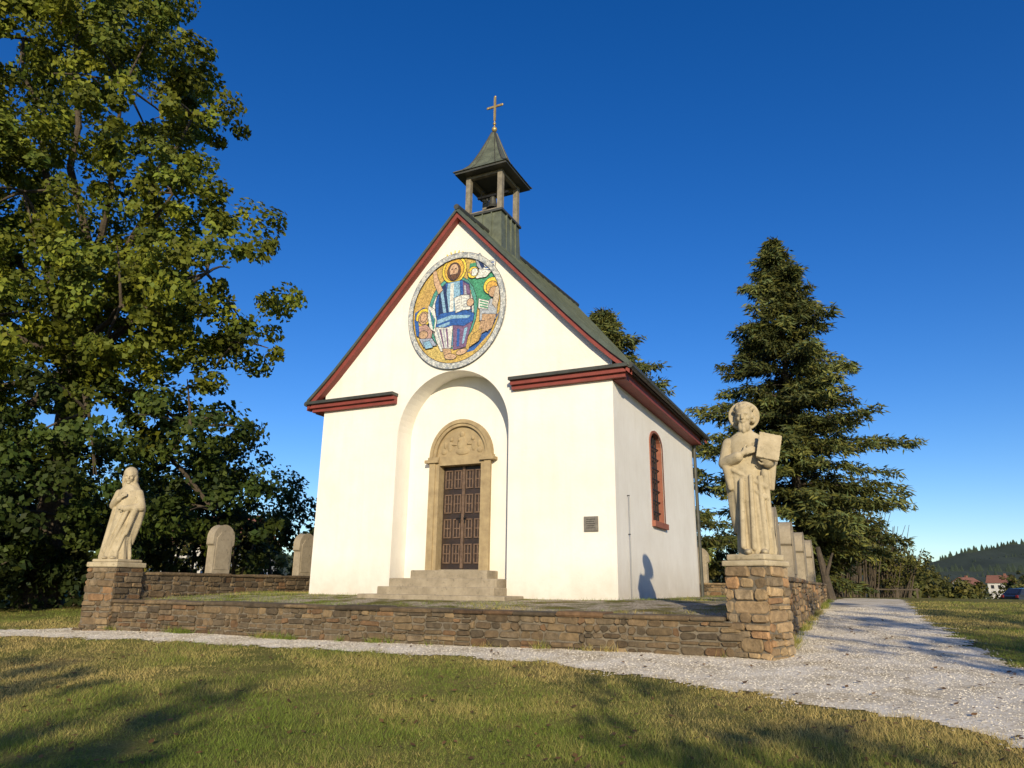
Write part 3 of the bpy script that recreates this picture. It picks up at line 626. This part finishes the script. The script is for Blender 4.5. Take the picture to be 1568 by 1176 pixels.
def head(b,c,yaw,tilt,beard,veil,s=1.0):
    c=Vector(c); R=Matrix.Rotation(yaw,4,'Z')@Matrix.Rotation(tilt,4,'X')
    def e(o_,r,n=16): b.ell(c+(R@Vector(o_))*s,tuple(v*s for v in r),M_stat,n,M=R)
    e((0,0,.03),(.098,.115,.125),20); e((0,-.03,-.05),(.075,.085,.085)); e((0,-.118,-.01),(.016,.028,.036)); e((0,-.125,-.028),(.022,.02,.014))
    for s_ in(-1,1): e((s_*.036,-.102,.028),(.03,.018,.010)); e((s_*.035,-.094,.006),(.016,.014,.010)); e((s_*.05,-.082,-.03),(.025,.025,.025)); e((s_*.1,.0,.0),(.016,.03,.036))
    e((0,-.108,-.062),(.028,.016,.007)); e((0,-.104,-.076),(.024,.016,.009)); e((0,-.09,-.115),(.03,.03,.025))
    if beard:
        for s_ in(-1,0,1): e((s_*.035,-.07,-.13),(.035,.045,.06))
        e((0,-.085,-.16),(.03,.035,.05))
        for i in range(26):
            a=i*2.4; t=.2+1.15*(i/26); e((.105*math.sin(t)*math.cos(a),.03+.11*math.sin(t)*math.sin(a),.05+.115*math.cos(t)),(.034,.034,.03),10)
        for i in range(7):
            a=math.pi*(i+.5)/7; e((.1*math.cos(a),.01+.1*math.sin(a),-.04),(.036,.036,.05),10)
    if veil:
        e((0,.035,.045),(.125,.125,.13),20)
        for s_ in(-1,1): e((s_*.10,.03,-.09),(.04,.07,.15))
        e((0,.09,-.1),(.1,.06,.16))
def finish_statue(b,name,Mx,par):
    o=b.obj(name,smooth=False); md=o.modifiers.new('r','REMESH'); md.mode='VOXEL'; md.voxel_size=.009; md.use_smooth_shade=True
    sm=o.modifiers.new('s','SMOOTH'); sm.iterations=1; sm.factor=.4
    dg=bpy.context.evaluated_depsgraph_get(); me=bpy.data.meshes.new_from_object(o.evaluated_get(dg)); o.modifiers.clear(); o.data=me
    me.transform(Mx); me.polygons.foreach_set('use_smooth',[True]*len(me.polygons))
    if not me.materials: me.materials.append(M_stat)
    child(o,par); return o
PRX=XR+.06
pr=empty('saint_statue',(PRX,YF,-.66))
b=B(); Mx=pillar(b,PRX,YF,math.radians(-22),.325,.285,-.85,.475,1.15)
child(b.obj('rubble_pillar'),pr)
b=B(); b.box(-.31,.31,-.31,.31,.478,.55,M_stat,M=Mx); b.box(-.27,.27,-.25,.25,.552,.63,M_stat,M=Mx); child(b.obj('plinth',bevel=.02),pr)
b=B()
loft(b,[(0,.22,.19,.03,0),(.06,.23,.20,.03,0),(.4,.215,.18,.03,0),(.8,.20,.16,.02,0),(1.08,.195,.15,0,0),(1.3,.23,.155,0,0),(1.47,.245,.145,0,.01),(1.57,.19,.12,0,.01),(1.63,.09,.09,0,0),(1.7,.075,.08,0,-.01)],
     fold=lambda a,z:(.075*math.sin(11*a+1.5*math.sin(3*z)+.8)+.04*math.sin(19*a+2*z))*max(0,1-z/1.25))
loft(b,[(.28,.18,.14,-.05,.09),(.5,.22,.17,-.05,.08),(.9,.27,.19,-.03,.06),(1.15,.30,.19,-.01,.05),(1.35,.29,.17,0,.05),(1.5,.25,.14,0,.04),(1.6,.14,.1,0,.03)],
     fold=lambda a,z:(.07*math.sin(9*a+2*z)+.03*math.sin(17*a))*max(0,1-z/1.6))
capsule(b,(-.10,-.175,.95),(-.13,-.19,.10),.03,.038); capsule(b,(.02,-.17,1.0),(.0,-.20,.08),.026,.036); capsule(b,(.13,-.15,.98),(.15,-.17,.08),.03,.04)
capsule(b,(-.20,-.10,1.1),(.20,-.15,.86),.03,.035); capsule(b,(-.2,-.08,1.02),(.18,-.16,.72),.025,.03); capsule(b,(.2,-.13,1.05),(.22,-.1,.35),.05,.03)
capsule(b,(-.27,.0,1.15),(-.19,.02,.45),.06,.04)
capsule(b,(-.23,.0,1.47),(-.30,-.03,1.2),.08,.08); capsule(b,(-.30,-.03,1.2),(-.12,-.19,1.26),.08,.07); capsule(b,(-.27,-.06,1.14),(-.24,-.08,.86),.065,.035)
capsule(b,(-.12,-.19,1.26),(-.05,-.215,1.30),.04,.035); hand(b,(-.01,-.225,1.32),(1,-.15,.35),(0,-1,.2),1.15)
capsule(b,(.23,.0,1.47),(.30,-.02,1.2),.08,.08); capsule(b,(.30,-.02,1.2),(.25,-.2,1.17),.08,.075); capsule(b,(.29,-.08,1.13),(.28,-.09,.84),.065,.03); hand(b,(.23,-.26,1.18),(-.5,-.3,.5),(-.2,-1,-.3),1.15)
Mb=Matrix.Translation((.27,-.235,1.36))@Matrix.Rotation(math.radians(12),4,'Y')@Matrix.Rotation(math.radians(-12),4,'X')@Matrix.Rotation(math.radians(8),4,'Z')
b.box(-.135,.135,-.035,.035,-.17,.17,M_stat,M=Mb); b.box(-.145,.145,-.045,-.037,-.18,.18,M_stat,M=Mb)
for s_ in(-1,1): b.ell((.02+s_*.1,-.19,.03),(.05,.11,.04),M_stat)
head(b,(0,-.03,1.83),math.radians(-12),math.radians(6),True,False,1.12)
Mn=Matrix.Translation((0,.07,1.86))@Matrix.Rotation(math.radians(90),4,'X')
vs=[];k=40
for yy in(-.03,.03):
    for i in range(k): vs.append(Mn@Vector((.205*math.cos(2*math.pi*i/k),.205*math.sin(2*math.pi*i/k),yy)))
b.add(vs,[tuple(range(k))[::-1],tuple(range(k,2*k))]+[(i,(i+1)%k,k+(i+1)%k,k+i) for i in range(k)],M_stat)
finish_statue(b,'carved_figure',Matrix.Translation((PRX,YF,.625))@Matrix.Rotation(math.radians(8),4,'Z'),pr)
pl=empty('madonna_statue',(XL,YF,-.7))
b=B(); Mx=pillar(b,XL,YF,math.radians(8),.43,.35,-.9,.46,.6)
child(b.obj('rubble_pillar'),pl)
b=B(); b.box(-.38,.38,-.38,.38,.463,.56,M_stat,M=Mx); b.box(-.32,.32,-.32,.32,.562,.62,M_stat,M=Mx); child(b.obj('plinth',bevel=.02),pl)
b=B()
loft(b,[(0,.29,.24,-.07,0),(.06,.30,.25,-.07,0),(.35,.24,.21,-.05,0),(.75,.225,.19,0,0),(1.0,.225,.18,.03,0),(1.22,.235,.17,.03,0),(1.38,.215,.145,.02,.01),(1.46,.15,.12,.02,.01),(1.52,.08,.08,.01,0),(1.58,.07,.07,.0,-.01)],
     fold=lambda a,z:(.08*math.sin(10*a+2.0*math.sin(2*z))+.035*math.sin(17*a+z))*max(0,1-z/1.2))
loft(b,[(.3,.22,.15,-.02,.08),(.7,.30,.18,.03,.06),(1.0,.34,.20,.04,.05),(1.25,.29,.175,.03,.05),(1.4,.21,.13,.02,.05),(1.55,.13,.11,.01,.04)],
     fold=lambda a,z:(.06*math.sin(8*a+3*z))*max(0,1-z/1.5))
capsule(b,(-.2,.0,1.34),(-.25,-.04,1.08),.075,.08); capsule(b,(-.25,-.04,1.08),(-.06,-.2,1.2),.075,.06); hand(b,(.0,-.225,1.24),(.8,-.2,.6),(0,-1,.2),1.05)
capsule(b,(.24,.0,1.34),(.33,-.03,1.05),.075,.095); capsule(b,(.33,-.03,1.05),(.12,-.21,1.0),.09,.06); hand(b,(.07,-.24,1.02),(-1,-.1,.2),(0,-1,.3),1.05)
capsule(b,(.27,-.12,1.0),(.18,-.15,.5),.07,.03); capsule(b,(.15,-.19,.95),(-.12,-.2,.12),.035,.04); capsule(b,(.05,-.19,.9),(-.2,-.18,.15),.03,.035); capsule(b,(-.18,-.1,1.0),(-.3,-.1,.1),.04,.045); capsule(b,(.22,-.12,.8),(.05,-.2,.1),.03,.035)
b.ell((-.12,-.24,.03),(.05,.1,.035),M_stat); b.ell((.05,-.23,.03),(.05,.1,.035),M_stat)
head(b,(0,-.03,1.69),math.radians(20),math.radians(14),False,True,1.08)
finish_statue(b,'carved_figure',Matrix.Translation((XL,YF,.615))@Matrix.Rotation(math.radians(22),4,'Z'),pl)

# ---------------------------------------------------------------- trees
def leaves(name,clumps,per,size,mat,parent=None,flat=.8,sun=True):
    C_=np.array(clumps); k=len(C_); n=k*per; ci=np.repeat(np.arange(k),per)
    d=rng.normal(size=(n,3)); d/=np.linalg.norm(d,axis=1)[:,None]; rad=C_[ci,3]*rng.uniform(.15,1,n)**.5
    p=C_[ci,:3]+d*rad[:,None]*np.array([[1,1,flat]])
    nrm=.9*C_[ci,4:7]+.6*d+.7*rng.normal(size=(n,3))+np.array([[0,0,.35]]); nrm/=np.linalg.norm(nrm,axis=1)[:,None]
    t=rng.normal(size=(n,3)); u=np.cross(nrm,t); u/=np.linalg.norm(u,axis=1)[:,None]; v=np.cross(nrm,u)
    s=size*rng.uniform(.6,1.3,n)[:,None]
    q_=np.stack([p-u*s*.5,p-v*s*.38+nrm*s*.1,p+u*s*.6,p+v*s*.38+nrm*s*.1],1).reshape(-1,3)
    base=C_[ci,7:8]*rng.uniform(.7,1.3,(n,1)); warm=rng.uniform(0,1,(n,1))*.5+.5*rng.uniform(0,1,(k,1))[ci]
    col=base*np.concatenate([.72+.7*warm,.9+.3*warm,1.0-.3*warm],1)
    o=npmesh(name,q_,4,mat,col)
    if parent: child(o,parent)
    return o
def lobes_to_clumps(lobes,dens,cr,seed=1,lo=.55):
    r_=np.random.default_rng(seed); out=[]
    for (x,y,z,rh,rv) in lobes:
        n=int(dens*rh*rh*4)
        for _ in range(n):
            d=r_.normal(size=3); d/=np.linalg.norm(d); k=r_.uniform(lo,1.04)
            rr=1+.18*math.sin(5*d[0]+3*d[1]+x)+.14*math.sin(7*d[2]+y)
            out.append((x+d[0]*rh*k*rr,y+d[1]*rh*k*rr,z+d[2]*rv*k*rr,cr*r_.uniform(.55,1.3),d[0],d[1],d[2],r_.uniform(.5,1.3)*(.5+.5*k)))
    return out
def limb(b,p0,p1,r0,r1,seg=6,wob=.25):
    p0=Vector(p0);p1=Vector(p1); prev=p0; L_=(p1-p0).length
    for i in range(1,seg+1):
        t=i/seg; p=p0.lerp(p1,t)+Vector([random.uniform(-1,1)*wob*(1-t*.5)*.3*L_/6 for _ in range(3)])*(0 if i==seg else 1)+Vector((0,0,.12*L_*math.sin(math.pi*t)*.5))
        ra=r0+(r1-r0)*(i-1)/seg; rb=r0+(r1-r0)*i/seg; b.tube(prev,p,ra,rb,M_bark,8); prev=p
def decid(name,base,trunk_r,lobes,dens,cr,per,size,mat,seed,hub=.35,lo=.55,dark=None,darkz=0):
    e=empty(name,base); b=B(); top=max(l[2] for l in lobes); cx=np.mean([l[0] for l in lobes]); cy=np.mean([l[1] for l in lobes])
    hubp=(base[0]*.7+cx*.3,base[1]*.7+cy*.3,base[2]+(top-base[2])*hub)
    b.rev((base[0],base[1],base[2]-.2),[(trunk_r*1.7,0),(trunk_r*1.2,.4),(trunk_r,1.0)],M_bark,12)
    limb(b,(base[0],base[1],base[2]+.7),hubp,trunk_r,trunk_r*.75,5,.15)
    for l in lobes:
        limb(b,hubp,l[:3],trunk_r*.34,trunk_r*.08,7,.6)
        for _ in range(5):
            d=Vector([random.gauss(0,1) for _ in range(3)]).normalized(); limb(b,l[:3],(l[0]+d.x*l[3]*.85,l[1]+d.y*l[3]*.85,l[2]+d.z*l[4]*.85),trunk_r*.1,.015,4)
    child(b.obj('trunk_and_limbs'),e)
    cl=lobes_to_clumps(lobes,dens,cr,seed,lo)
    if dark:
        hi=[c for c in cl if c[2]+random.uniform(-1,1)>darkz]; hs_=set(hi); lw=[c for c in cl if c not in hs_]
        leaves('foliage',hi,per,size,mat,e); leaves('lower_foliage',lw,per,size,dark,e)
    else: leaves('foliage',cl,per,size,mat,e)
    return e
def wl(l):
    x,y,z=W(*l[:3]); return (x,y,z,l[3],l[4])
bx_,by_,_z=W(-14.5,23,0)
maple=[(-13.3,20.5,16.2,3.2,2.8),(-10.9,20.7,15.2,1.8,1.9),(-15.3,20,20.2,3.4,2.8),(-17.5,21,18.5,4.0,3.4),(-11.3,21,12.4,1.9,1.6),(-9.6,20.5,9.3,2.7,2.4),(-11.8,20,8.0,2.6,2.2),(-8.6,21,7.2,1.3,1.1),
 (-9.9,21.5,4.6,2.2,1.8),(-12.5,20.5,4.8,2.6,2.2),(-15.5,20,11.8,3.1,2.3),(-15.8,19.5,7.2,3.2,2.5),(-18.5,21,13.2,3.4,2.5),(-18.5,21,4.5,4.0,3.0),(-13.5,23,9.5,2.7,2.2),(-9.3,22.5,2.2,1.8,1.5),(-14.5,21.5,2.0,3.2,2.0),(-16.5,19.5,1.8,2.8,2.0),(-19,21,9,3,2.2)]
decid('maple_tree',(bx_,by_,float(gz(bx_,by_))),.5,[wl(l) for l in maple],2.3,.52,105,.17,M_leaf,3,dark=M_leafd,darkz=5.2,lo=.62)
und=[(-20,27,2.5,3.5,3),(-16.5,27,2.2,3,2.8),(-13.3,27,1.8,2.7,2.3),(-11,29,1.9,2.2,2.0),(-23,25,2.5,3.5,3),(-14.5,31,3.5,3,3),(-10.6,33,3.0,2.0,2.4),(-12.6,31,4.5,2.2,2.2),(-16,22.5,.4,2.5,1.3),(-19,21,.3,2.7,1.4),(-13,23,.4,2.0,1.2),(-14.8,20,.1,1.6,1.1),(-9.3,34,1.4,1.8,1.8)]
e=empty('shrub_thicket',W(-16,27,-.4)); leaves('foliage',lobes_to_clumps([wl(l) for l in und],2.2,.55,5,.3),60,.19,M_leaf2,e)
b=B()
for l in und:
    p=W(l[0],l[1],-.6)
    for _ in range(4): limb(b,(p[0]+random.uniform(-.6,.6),p[1]+random.uniform(-.6,.6),p[2]-.1),(p[0]+random.uniform(-1.5,1.5),p[1]+random.uniform(-1.5,1.5),p[2]+l[2]+1),.07,.02,5)
child(b.obj('stems'),e)
def spruce(name,base,H,R,seed,lowz=.05,pr_=None,va=.12):
    r_=np.random.default_rng(seed); e=empty(name,base); b=B(); bx0,by0,bz0=base
    b.tube((bx0,by0,bz0-.3),(bx0,by0,bz0+H*.6),.24,.11,M_bark,10); b.tube((bx0,by0,bz0+H*.6),(bx0,by0,bz0+H),.11,.015,M_bark,8)
    P0=[];D0=[];Sh=[]; z=H*lowz
    pr_=pr_ or [.66,.78,.95,.88,.60,.34,.04]
    while z<H-.15:
        t=z/H; prof_=float(np.interp(t,[0,.12,.3,.48,.68,.85,1],pr_))
        nb=r_.integers(5,9)
        for _ in range(nb):
            a=r_.uniform(0,6.283); Lb=R*prof_*r_.uniform(.6,1.12)*(1+va*math.sin(3*a+z*1.3)); dx,dy=math.cos(a),math.sin(a); up=r_.uniform(-.02,.3)*(.5+t)
            pp=[]
            for u in np.linspace(0,1,6):
                pp.append(Vector((bx0+dx*Lb*u,by0+dy*Lb*u,bz0+z+Lb*(up*u-.38*u*u+.16*u**3))))
            for i in range(5): b.tube(pp[i],pp[i+1],.035*(1-i/6)+.006,.035*(1-(i+1)/6)+.006,M_bark,5)
            ns=int(30*Lb)+12; u=r_.uniform(.12,1.02,ns); side=r_.choice([-1,1],ns); wd=r_.uniform(0,.5,ns)*Lb*.36*(1.15-u)
            px_=bx0+dx*Lb*u-dy*side*wd+dx*wd*.5; py_=by0+dy*Lb*u+dx*side*wd+dy*wd*.5; pz_=bz0+z+Lb*(up*u-.38*u*u+.16*u**3)-.1*wd
            P0.append(np.stack([px_,py_,pz_],-1)); dd=np.stack([dx*.7-dy*side*.7,dy*.7+dx*side*.7,np.full(ns,-.45)],-1)+r_.normal(0,.3,(ns,3)); D0.append(dd)
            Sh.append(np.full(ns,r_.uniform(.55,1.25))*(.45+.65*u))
        z+=r_.uniform(.22,.42)*(1.12-.45*t)
    P_=np.concatenate(P0);D_=np.concatenate(D0);Sh=np.concatenate(Sh); reps=4
    P_=np.repeat(P_,reps,0)+r_.normal(0,.08,(len(P_)*reps,3)); D_=np.repeat(D_,reps,0)+r_.normal(0,.45,(len(D_)*reps,3)); Sh=np.repeat(Sh,reps)
    D_/=np.linalg.norm(D_,axis=1)[:,None]; n=len(P_); t_=r_.normal(size=(n,3)); u=np.cross(D_,t_); u/=np.linalg.norm(u,axis=1)[:,None]
    l=r_.uniform(.14,.36,n)[:,None]; w=r_.uniform(.02,.045,n)[:,None]
    q_=np.stack([P_,P_+D_*l*.4+u*w,P_+D_*l,P_+D_*l*.4-u*w],1).reshape(-1,3)
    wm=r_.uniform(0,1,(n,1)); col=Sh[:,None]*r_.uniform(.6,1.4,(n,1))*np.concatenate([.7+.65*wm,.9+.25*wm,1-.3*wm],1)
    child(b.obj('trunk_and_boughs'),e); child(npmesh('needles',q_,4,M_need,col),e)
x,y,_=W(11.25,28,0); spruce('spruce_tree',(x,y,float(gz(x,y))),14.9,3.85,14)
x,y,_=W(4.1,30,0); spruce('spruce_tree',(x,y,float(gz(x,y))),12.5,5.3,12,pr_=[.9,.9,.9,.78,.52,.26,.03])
sh=[(12.6,29,1.6,1.4,1.7),(15.3,34,2.2,1.7,1.7),(16.8,35,2.0,1.5,1.7),(18.4,36,1.4,1.5,1.5),(19.8,37,1.0,1.3,1.2),(11.5,32,.8,1.4,1.2),(13.6,31,3.0,1.2,1.2),(15.0,33,4.0,1.2,1.0),(16.6,35,3.7,1.1,1.0),(18.0,36.5,2.8,1.0,.9),(21.8,42,1.4,1.7,1.6),(20.5,40,2.4,1.2,1.2),(23.6,45,1.0,1.6,1.1),(8.5,36,1.5,2.0,2.0),(10.3,36,1.5,2.0,2.0)]
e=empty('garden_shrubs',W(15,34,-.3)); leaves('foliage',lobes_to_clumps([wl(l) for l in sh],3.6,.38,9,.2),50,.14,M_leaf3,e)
b=B()
for l in sh:
    p=W(l[0],l[1],-.4)
    for _ in range(12): limb(b,(p[0]+random.uniform(-.4,.4),p[1],p[2]-.3),(p[0]+random.uniform(-1.4,1.4),p[1]+random.uniform(-1,1),p[2]+l[2]+1.5),.04,.01,5)
child(b.obj('stems'),e)
b=B(); p=W(10.4,24,-.3); limb(b,p,(p[0]-.25,p[1]+.2,p[2]+1.7),.17,.07,5); limb(b,(p[0]-.08,p[1],p[2]+.7),(p[0]+.2,p[1],p[2]+1.5),.07,.03,4); b.obj('dead_tree_trunk')

# ---------------------------------------------------------------- distance
M_for=simple('forest_far',(.035,.052,.033),(.016,.028,.02),.05,1)
def ridge(name,Y,z0,prof_,depth,mat,step,jag,cone=0):
    b=B(); X=np.arange(prof_[0][0],prof_[-1][0],step); zt_=np.interp(X,[p[0] for p in prof_],[p[1] for p in prof_])
    rows=[]
    for k_,(dy,f) in enumerate(((-depth,0),(-depth*.6,.35),(-depth*.3,.75),(0,1),(depth*.6,.5))):
        rows.append([W(x,Y+dy,z0+(z-z0)*f+random.uniform(-jag,jag)*(f>0)) for x,z in zip(X,zt_)])
    n=len(X); vs=[p for r in rows for p in r]; fs=[(j*n+i,j*n+i+1,(j+1)*n+i+1,(j+1)*n+i) for j in range(4) for i in range(n-1)]
    b.add(vs,fs,mat)
    for _ in range(cone):
        i=random.randrange(n-1); f=random.choice([.35,.5,.65,.8,1,1,1]); dy=-depth*(1-f)*.9; z=z0+(zt_[i]-z0)*f; h=random.uniform(.7,1.3)*jag*6
        c=W(X[i]+random.uniform(0,step),Y+dy,z-jag*2); b.rev(c,[(h*.28,0),(h*.2,h*.45),(h*.02,h)],mat,5)
    return b.obj(name)
ridge('forest_hill',620,-12,[(-400,18),(-150,22),(0,20),(180,24),(330,20),(352,22),(380,32),(430,40),(520,43),(700,46)],160,M_for,9,.9,2600)
ridge('forest_hill',380,-10,[(-250,8),(0,8),(170,8),(215,10),(260,11),(330,9),(420,12)],90,M_for,6,.8,1200)
tl=[]
for X,Y,Z,r in [(46,76,.6,2.0),(49.5,80,.4,2.0),(52.5,84,.0,1.7),(54.5,90,-.6,1.4),(61.5,91,-.1,1.5),(65,92,.8,2.2),(69,95,.9,2.6),(73,98,.8,2.6),(80,105,1.6,3.0),(42,76,1.8,2.2),(86,112,1.8,3.5),(92,118,.8,4),(40,72,1.6,2.2),(38,68,1.0,1.8),(-30,60,3,4),(-22,62,2,4),(-36,56,3,5),(31,58,.8,1.8),(35,62,.7,1.8),(57,98,-1.2,1.4),(98,130,2.5,4),(106,140,1.5,4.5),(86,150,2.0,4),(114,165,2,4)]:
    tl.append(wl((X,Y,Z-.4,r,r*.75)))
e=empty('distant_trees',W(70,100,-3)); leaves('foliage',lobes_to_clumps(tl,1.3,.8,17,.3),45,.38,M_leaf3,e)
b=B()
for l in tl: b.tube((l[0],l[1],l[2]-6),(l[0],l[1],l[2]),.25,.12,M_bark,6)
child(b.obj('trunks'),e)
M_hw=simple('house_wall',(.62,.60,.55),(.5,.48,.44),1,.9); M_hr=simple('house_roof_tiles',(.26,.11,.07),(.18,.08,.05),2,.8)
def house(X,Y,Z,w,d,h,rh,rot):
    e_=empty('village_house',W(X,Y,Z)); b=B(); Mx=Matrix.Translation(W(X,Y,Z))@Matrix.Rotation(rot,4,'Z')
    b.box(-w/2,w/2,-d/2,d/2,-4,h,M_hw,M=Mx)
    vs=[(-w/2-.4,-d/2-.4,h-.1),(w/2+.4,-d/2-.4,h-.1),(w/2+.4,d/2+.4,h-.1),(-w/2-.4,d/2+.4,h-.1),(-w/2-.4,0,h+rh),(w/2+.4,0,h+rh)]
    b.add([Mx@Vector(v) for v in vs],[(0,1,5,4),(2,3,4,5),(0,3,2,1)],M_hr); b.add([Mx@Vector(v) for v in((-w/2-.01,-d/2,h),(-w/2-.01,d/2,h),(-w/2-.01,0,h+rh-.15))],[(0,1,2)],M_hw)
    for k in(-1,0,1):
        b.box(k*w*.3-.4,k*w*.3+.4,-d/2-.04,-d/2-.01,h-1.7,h-.7,M_glass,M=Mx)
    b.box(w*.2-.3,w*.2+.3,.3,.9,h,h+rh+.5,M_hr,M=Mx)
    child(b.obj('house_body'),e_)
house(127,205,-.2,6.0,6,2.3,2.0,.9); house(148,222,.6,6,6,2.4,2.2,-.3); house(-30,75,-.5,9,8,4,3.2,.2)
M_car=simple('car_paint',(.05,.06,.08),(.04,.05,.07),2,.25,.4); M_tyre=simple('tyre_rubber',(.02,.02,.02),None,5,.8); M_tail=simple('tail_lamp',(.35,.02,.02),None,5,.3)
cx,cy,_=W(42.4,60,0); cz=float(gz(cx,cy)); ce=empty('parked_car',(cx,cy,cz)); b=B(); Mc=Matrix.Translation((cx,cy,cz))@Matrix.Rotation(math.radians(35),4,'Z')
side=[(-2.1,.35),(-2.15,.8),(-1.95,.98),(-1.5,1.42),(-.2,1.47),(.55,1.38),(1.15,.98),(1.95,.85),(2.12,.6),(2.1,.32)]
n=len(side); vs=[Mc@Vector((p[0],s_*(.84 if p[1]<1.1 else .66),p[1])) for s_ in(-1,1) for p in side]; b.add(vs,[tuple(range(n)),tuple(range(n,2*n))[::-1]]+[(i,n+i,n+(i+1)%n,(i+1)%n) for i in range(n)],M_car)
for s_ in(-1,1):
    gl=[(-1.4,1.03),(-1.2,1.34),(.45,1.3),(.95,1.03)]; b.add([Mc@Vector((p[0],s_*(.855 if p[1]<1.1 else .72),p[1])) for p in gl],[(0,1,2,3)],M_glass)
    for wx in(-1.35,1.3): b.tube(Mc@Vector((wx,s_*.9,.32)),Mc@Vector((wx,s_*.66,.32)),.32,.32,M_tyre,18); b.tube(Mc@Vector((wx,s_*.91,.32)),Mc@Vector((wx,s_*.89,.32)),.19,.19,M_plq,12)
    b.box(-2.18,-2.12,s_*.7-.12,s_*.7+.12,.7,.9,M_tail,M=Mc)
b.add([Mc@Vector(v) for v in((-1.99,-.6,1.0),(-1.99,.6,1.0),(-1.56,.55,1.38),(-1.56,-.55,1.38))],[(0,1,2,3)],M_glass)
child(b.obj('body',bevel=.03),ce)
b=B()
for i in range(3):
    p=W(14.2+i*.75,28.5,-.3); b.box(p[0]-.035,p[0]+.035,p[1]-.035,p[1]+.035,p[2]-.5,p[2]+.45,M_dwood)
b.tube(W(14.1,28.5,.08),W(15.8,28.5,.08),.03,.03,M_dwood,6)
b.obj('wooden_fence')

def small(name,x,y,zlo,zhi,r,seed,n=7,dens=1.3):
    r_=np.random.default_rng(seed); g_=float(gz(x,y)); lob=[(x+r_.uniform(-r,r),y+r_.uniform(-r,r),r_.uniform(zlo,zhi),r*.5,r*.36) for _ in range(n)]
    decid(name,(x,y,g_),.16,lob,dens,.32,24,.16,M_leaf,seed,.4,.3)
small('linden_tree',9.2,-24.2,3.0,5.4,2.4,21,9)
small('linden_tree',4.5,-22.5,2.4,4.2,2.4,25,8)
small('linden_tree',16.3,-13.2,3.8,6.2,2.2,22,9,1.5)
small('linden_tree',18.6,-12.6,4.8,8.0,2.5,27,9,1.5)
small('linden_tree',14.6,-20.0,2.9,4.0,1.9,23)

# ---------------------------------------------------------------- light, sky, camera
az=math.radians(151.2); el=math.radians(17.7)
wd=bpy.data.worlds.new('World'); sc.world=wd; wd.use_nodes=True; nt=wd.node_tree
sky=nt.nodes.new('ShaderNodeTexSky'); sky.sky_type='NISHITA'; sky.sun_disc=False; sky.sun_elevation=el; sky.sun_rotation=az; sky.air_density=1.0; sky.dust_density=.4; sky.ozone_density=3.5; sky.altitude=500
hs=nt.nodes.new('ShaderNodeHueSaturation'); hs.inputs['Hue'].default_value=.515; hs.inputs['Saturation'].default_value=1.3; hs.inputs['Value'].default_value=1.0
bg=nt.nodes['Background']; nt.links.new(sky.outputs[0],hs.inputs['Color']); nt.links.new(hs.outputs[0],bg.inputs[0]); bg.inputs[1].default_value=.15
sd=bpy.data.lights.new('sun','SUN'); sd.energy=5.0; sd.angle=math.radians(.5); sd.color=(1,.86,.62); so=bpy.data.objects.new('sun',sd); sc.collection.objects.link(so)
tosun=Vector((math.sin(az)*math.cos(el),math.cos(az)*math.cos(el),math.sin(el))); so.rotation_euler=tosun.to_track_quat('Z','Y').to_euler(); so.location=tosun*60
cd=bpy.data.cameras.new('camera'); co=bpy.data.objects.new('camera',cd); sc.collection.objects.link(co); sc.camera=co
cd.sensor_width=36; cd.lens=36*1090/1568; cd.clip_end=5000; cd.clip_start=.05
Rm=Matrix.Rotation(math.radians(25.8),4,'Z')@Matrix.Rotation(math.radians(90+15.9),4,'X')@Matrix.Rotation(math.radians(.75),4,'Z')
co.matrix_world=Matrix.Translation((CX,CY,CZ))@Rm
sc.view_settings.view_transform='Standard'; sc.view_settings.look='None'; sc.view_settings.exposure=0
for o in list(sc.objects):
    if o.type=='MESH' and o.parent is None and not o.name.startswith(('ground','gravel','lawn','terrace_ground','terrace_grass','wall_foot','fallen')):
        c=np.array([v[:] for v in o.bound_box]); p=Vector((c[:,0].mean(),c[:,1].mean(),c[:,2].min())); o.data.transform(Matrix.Translation(-p)); o.location=p
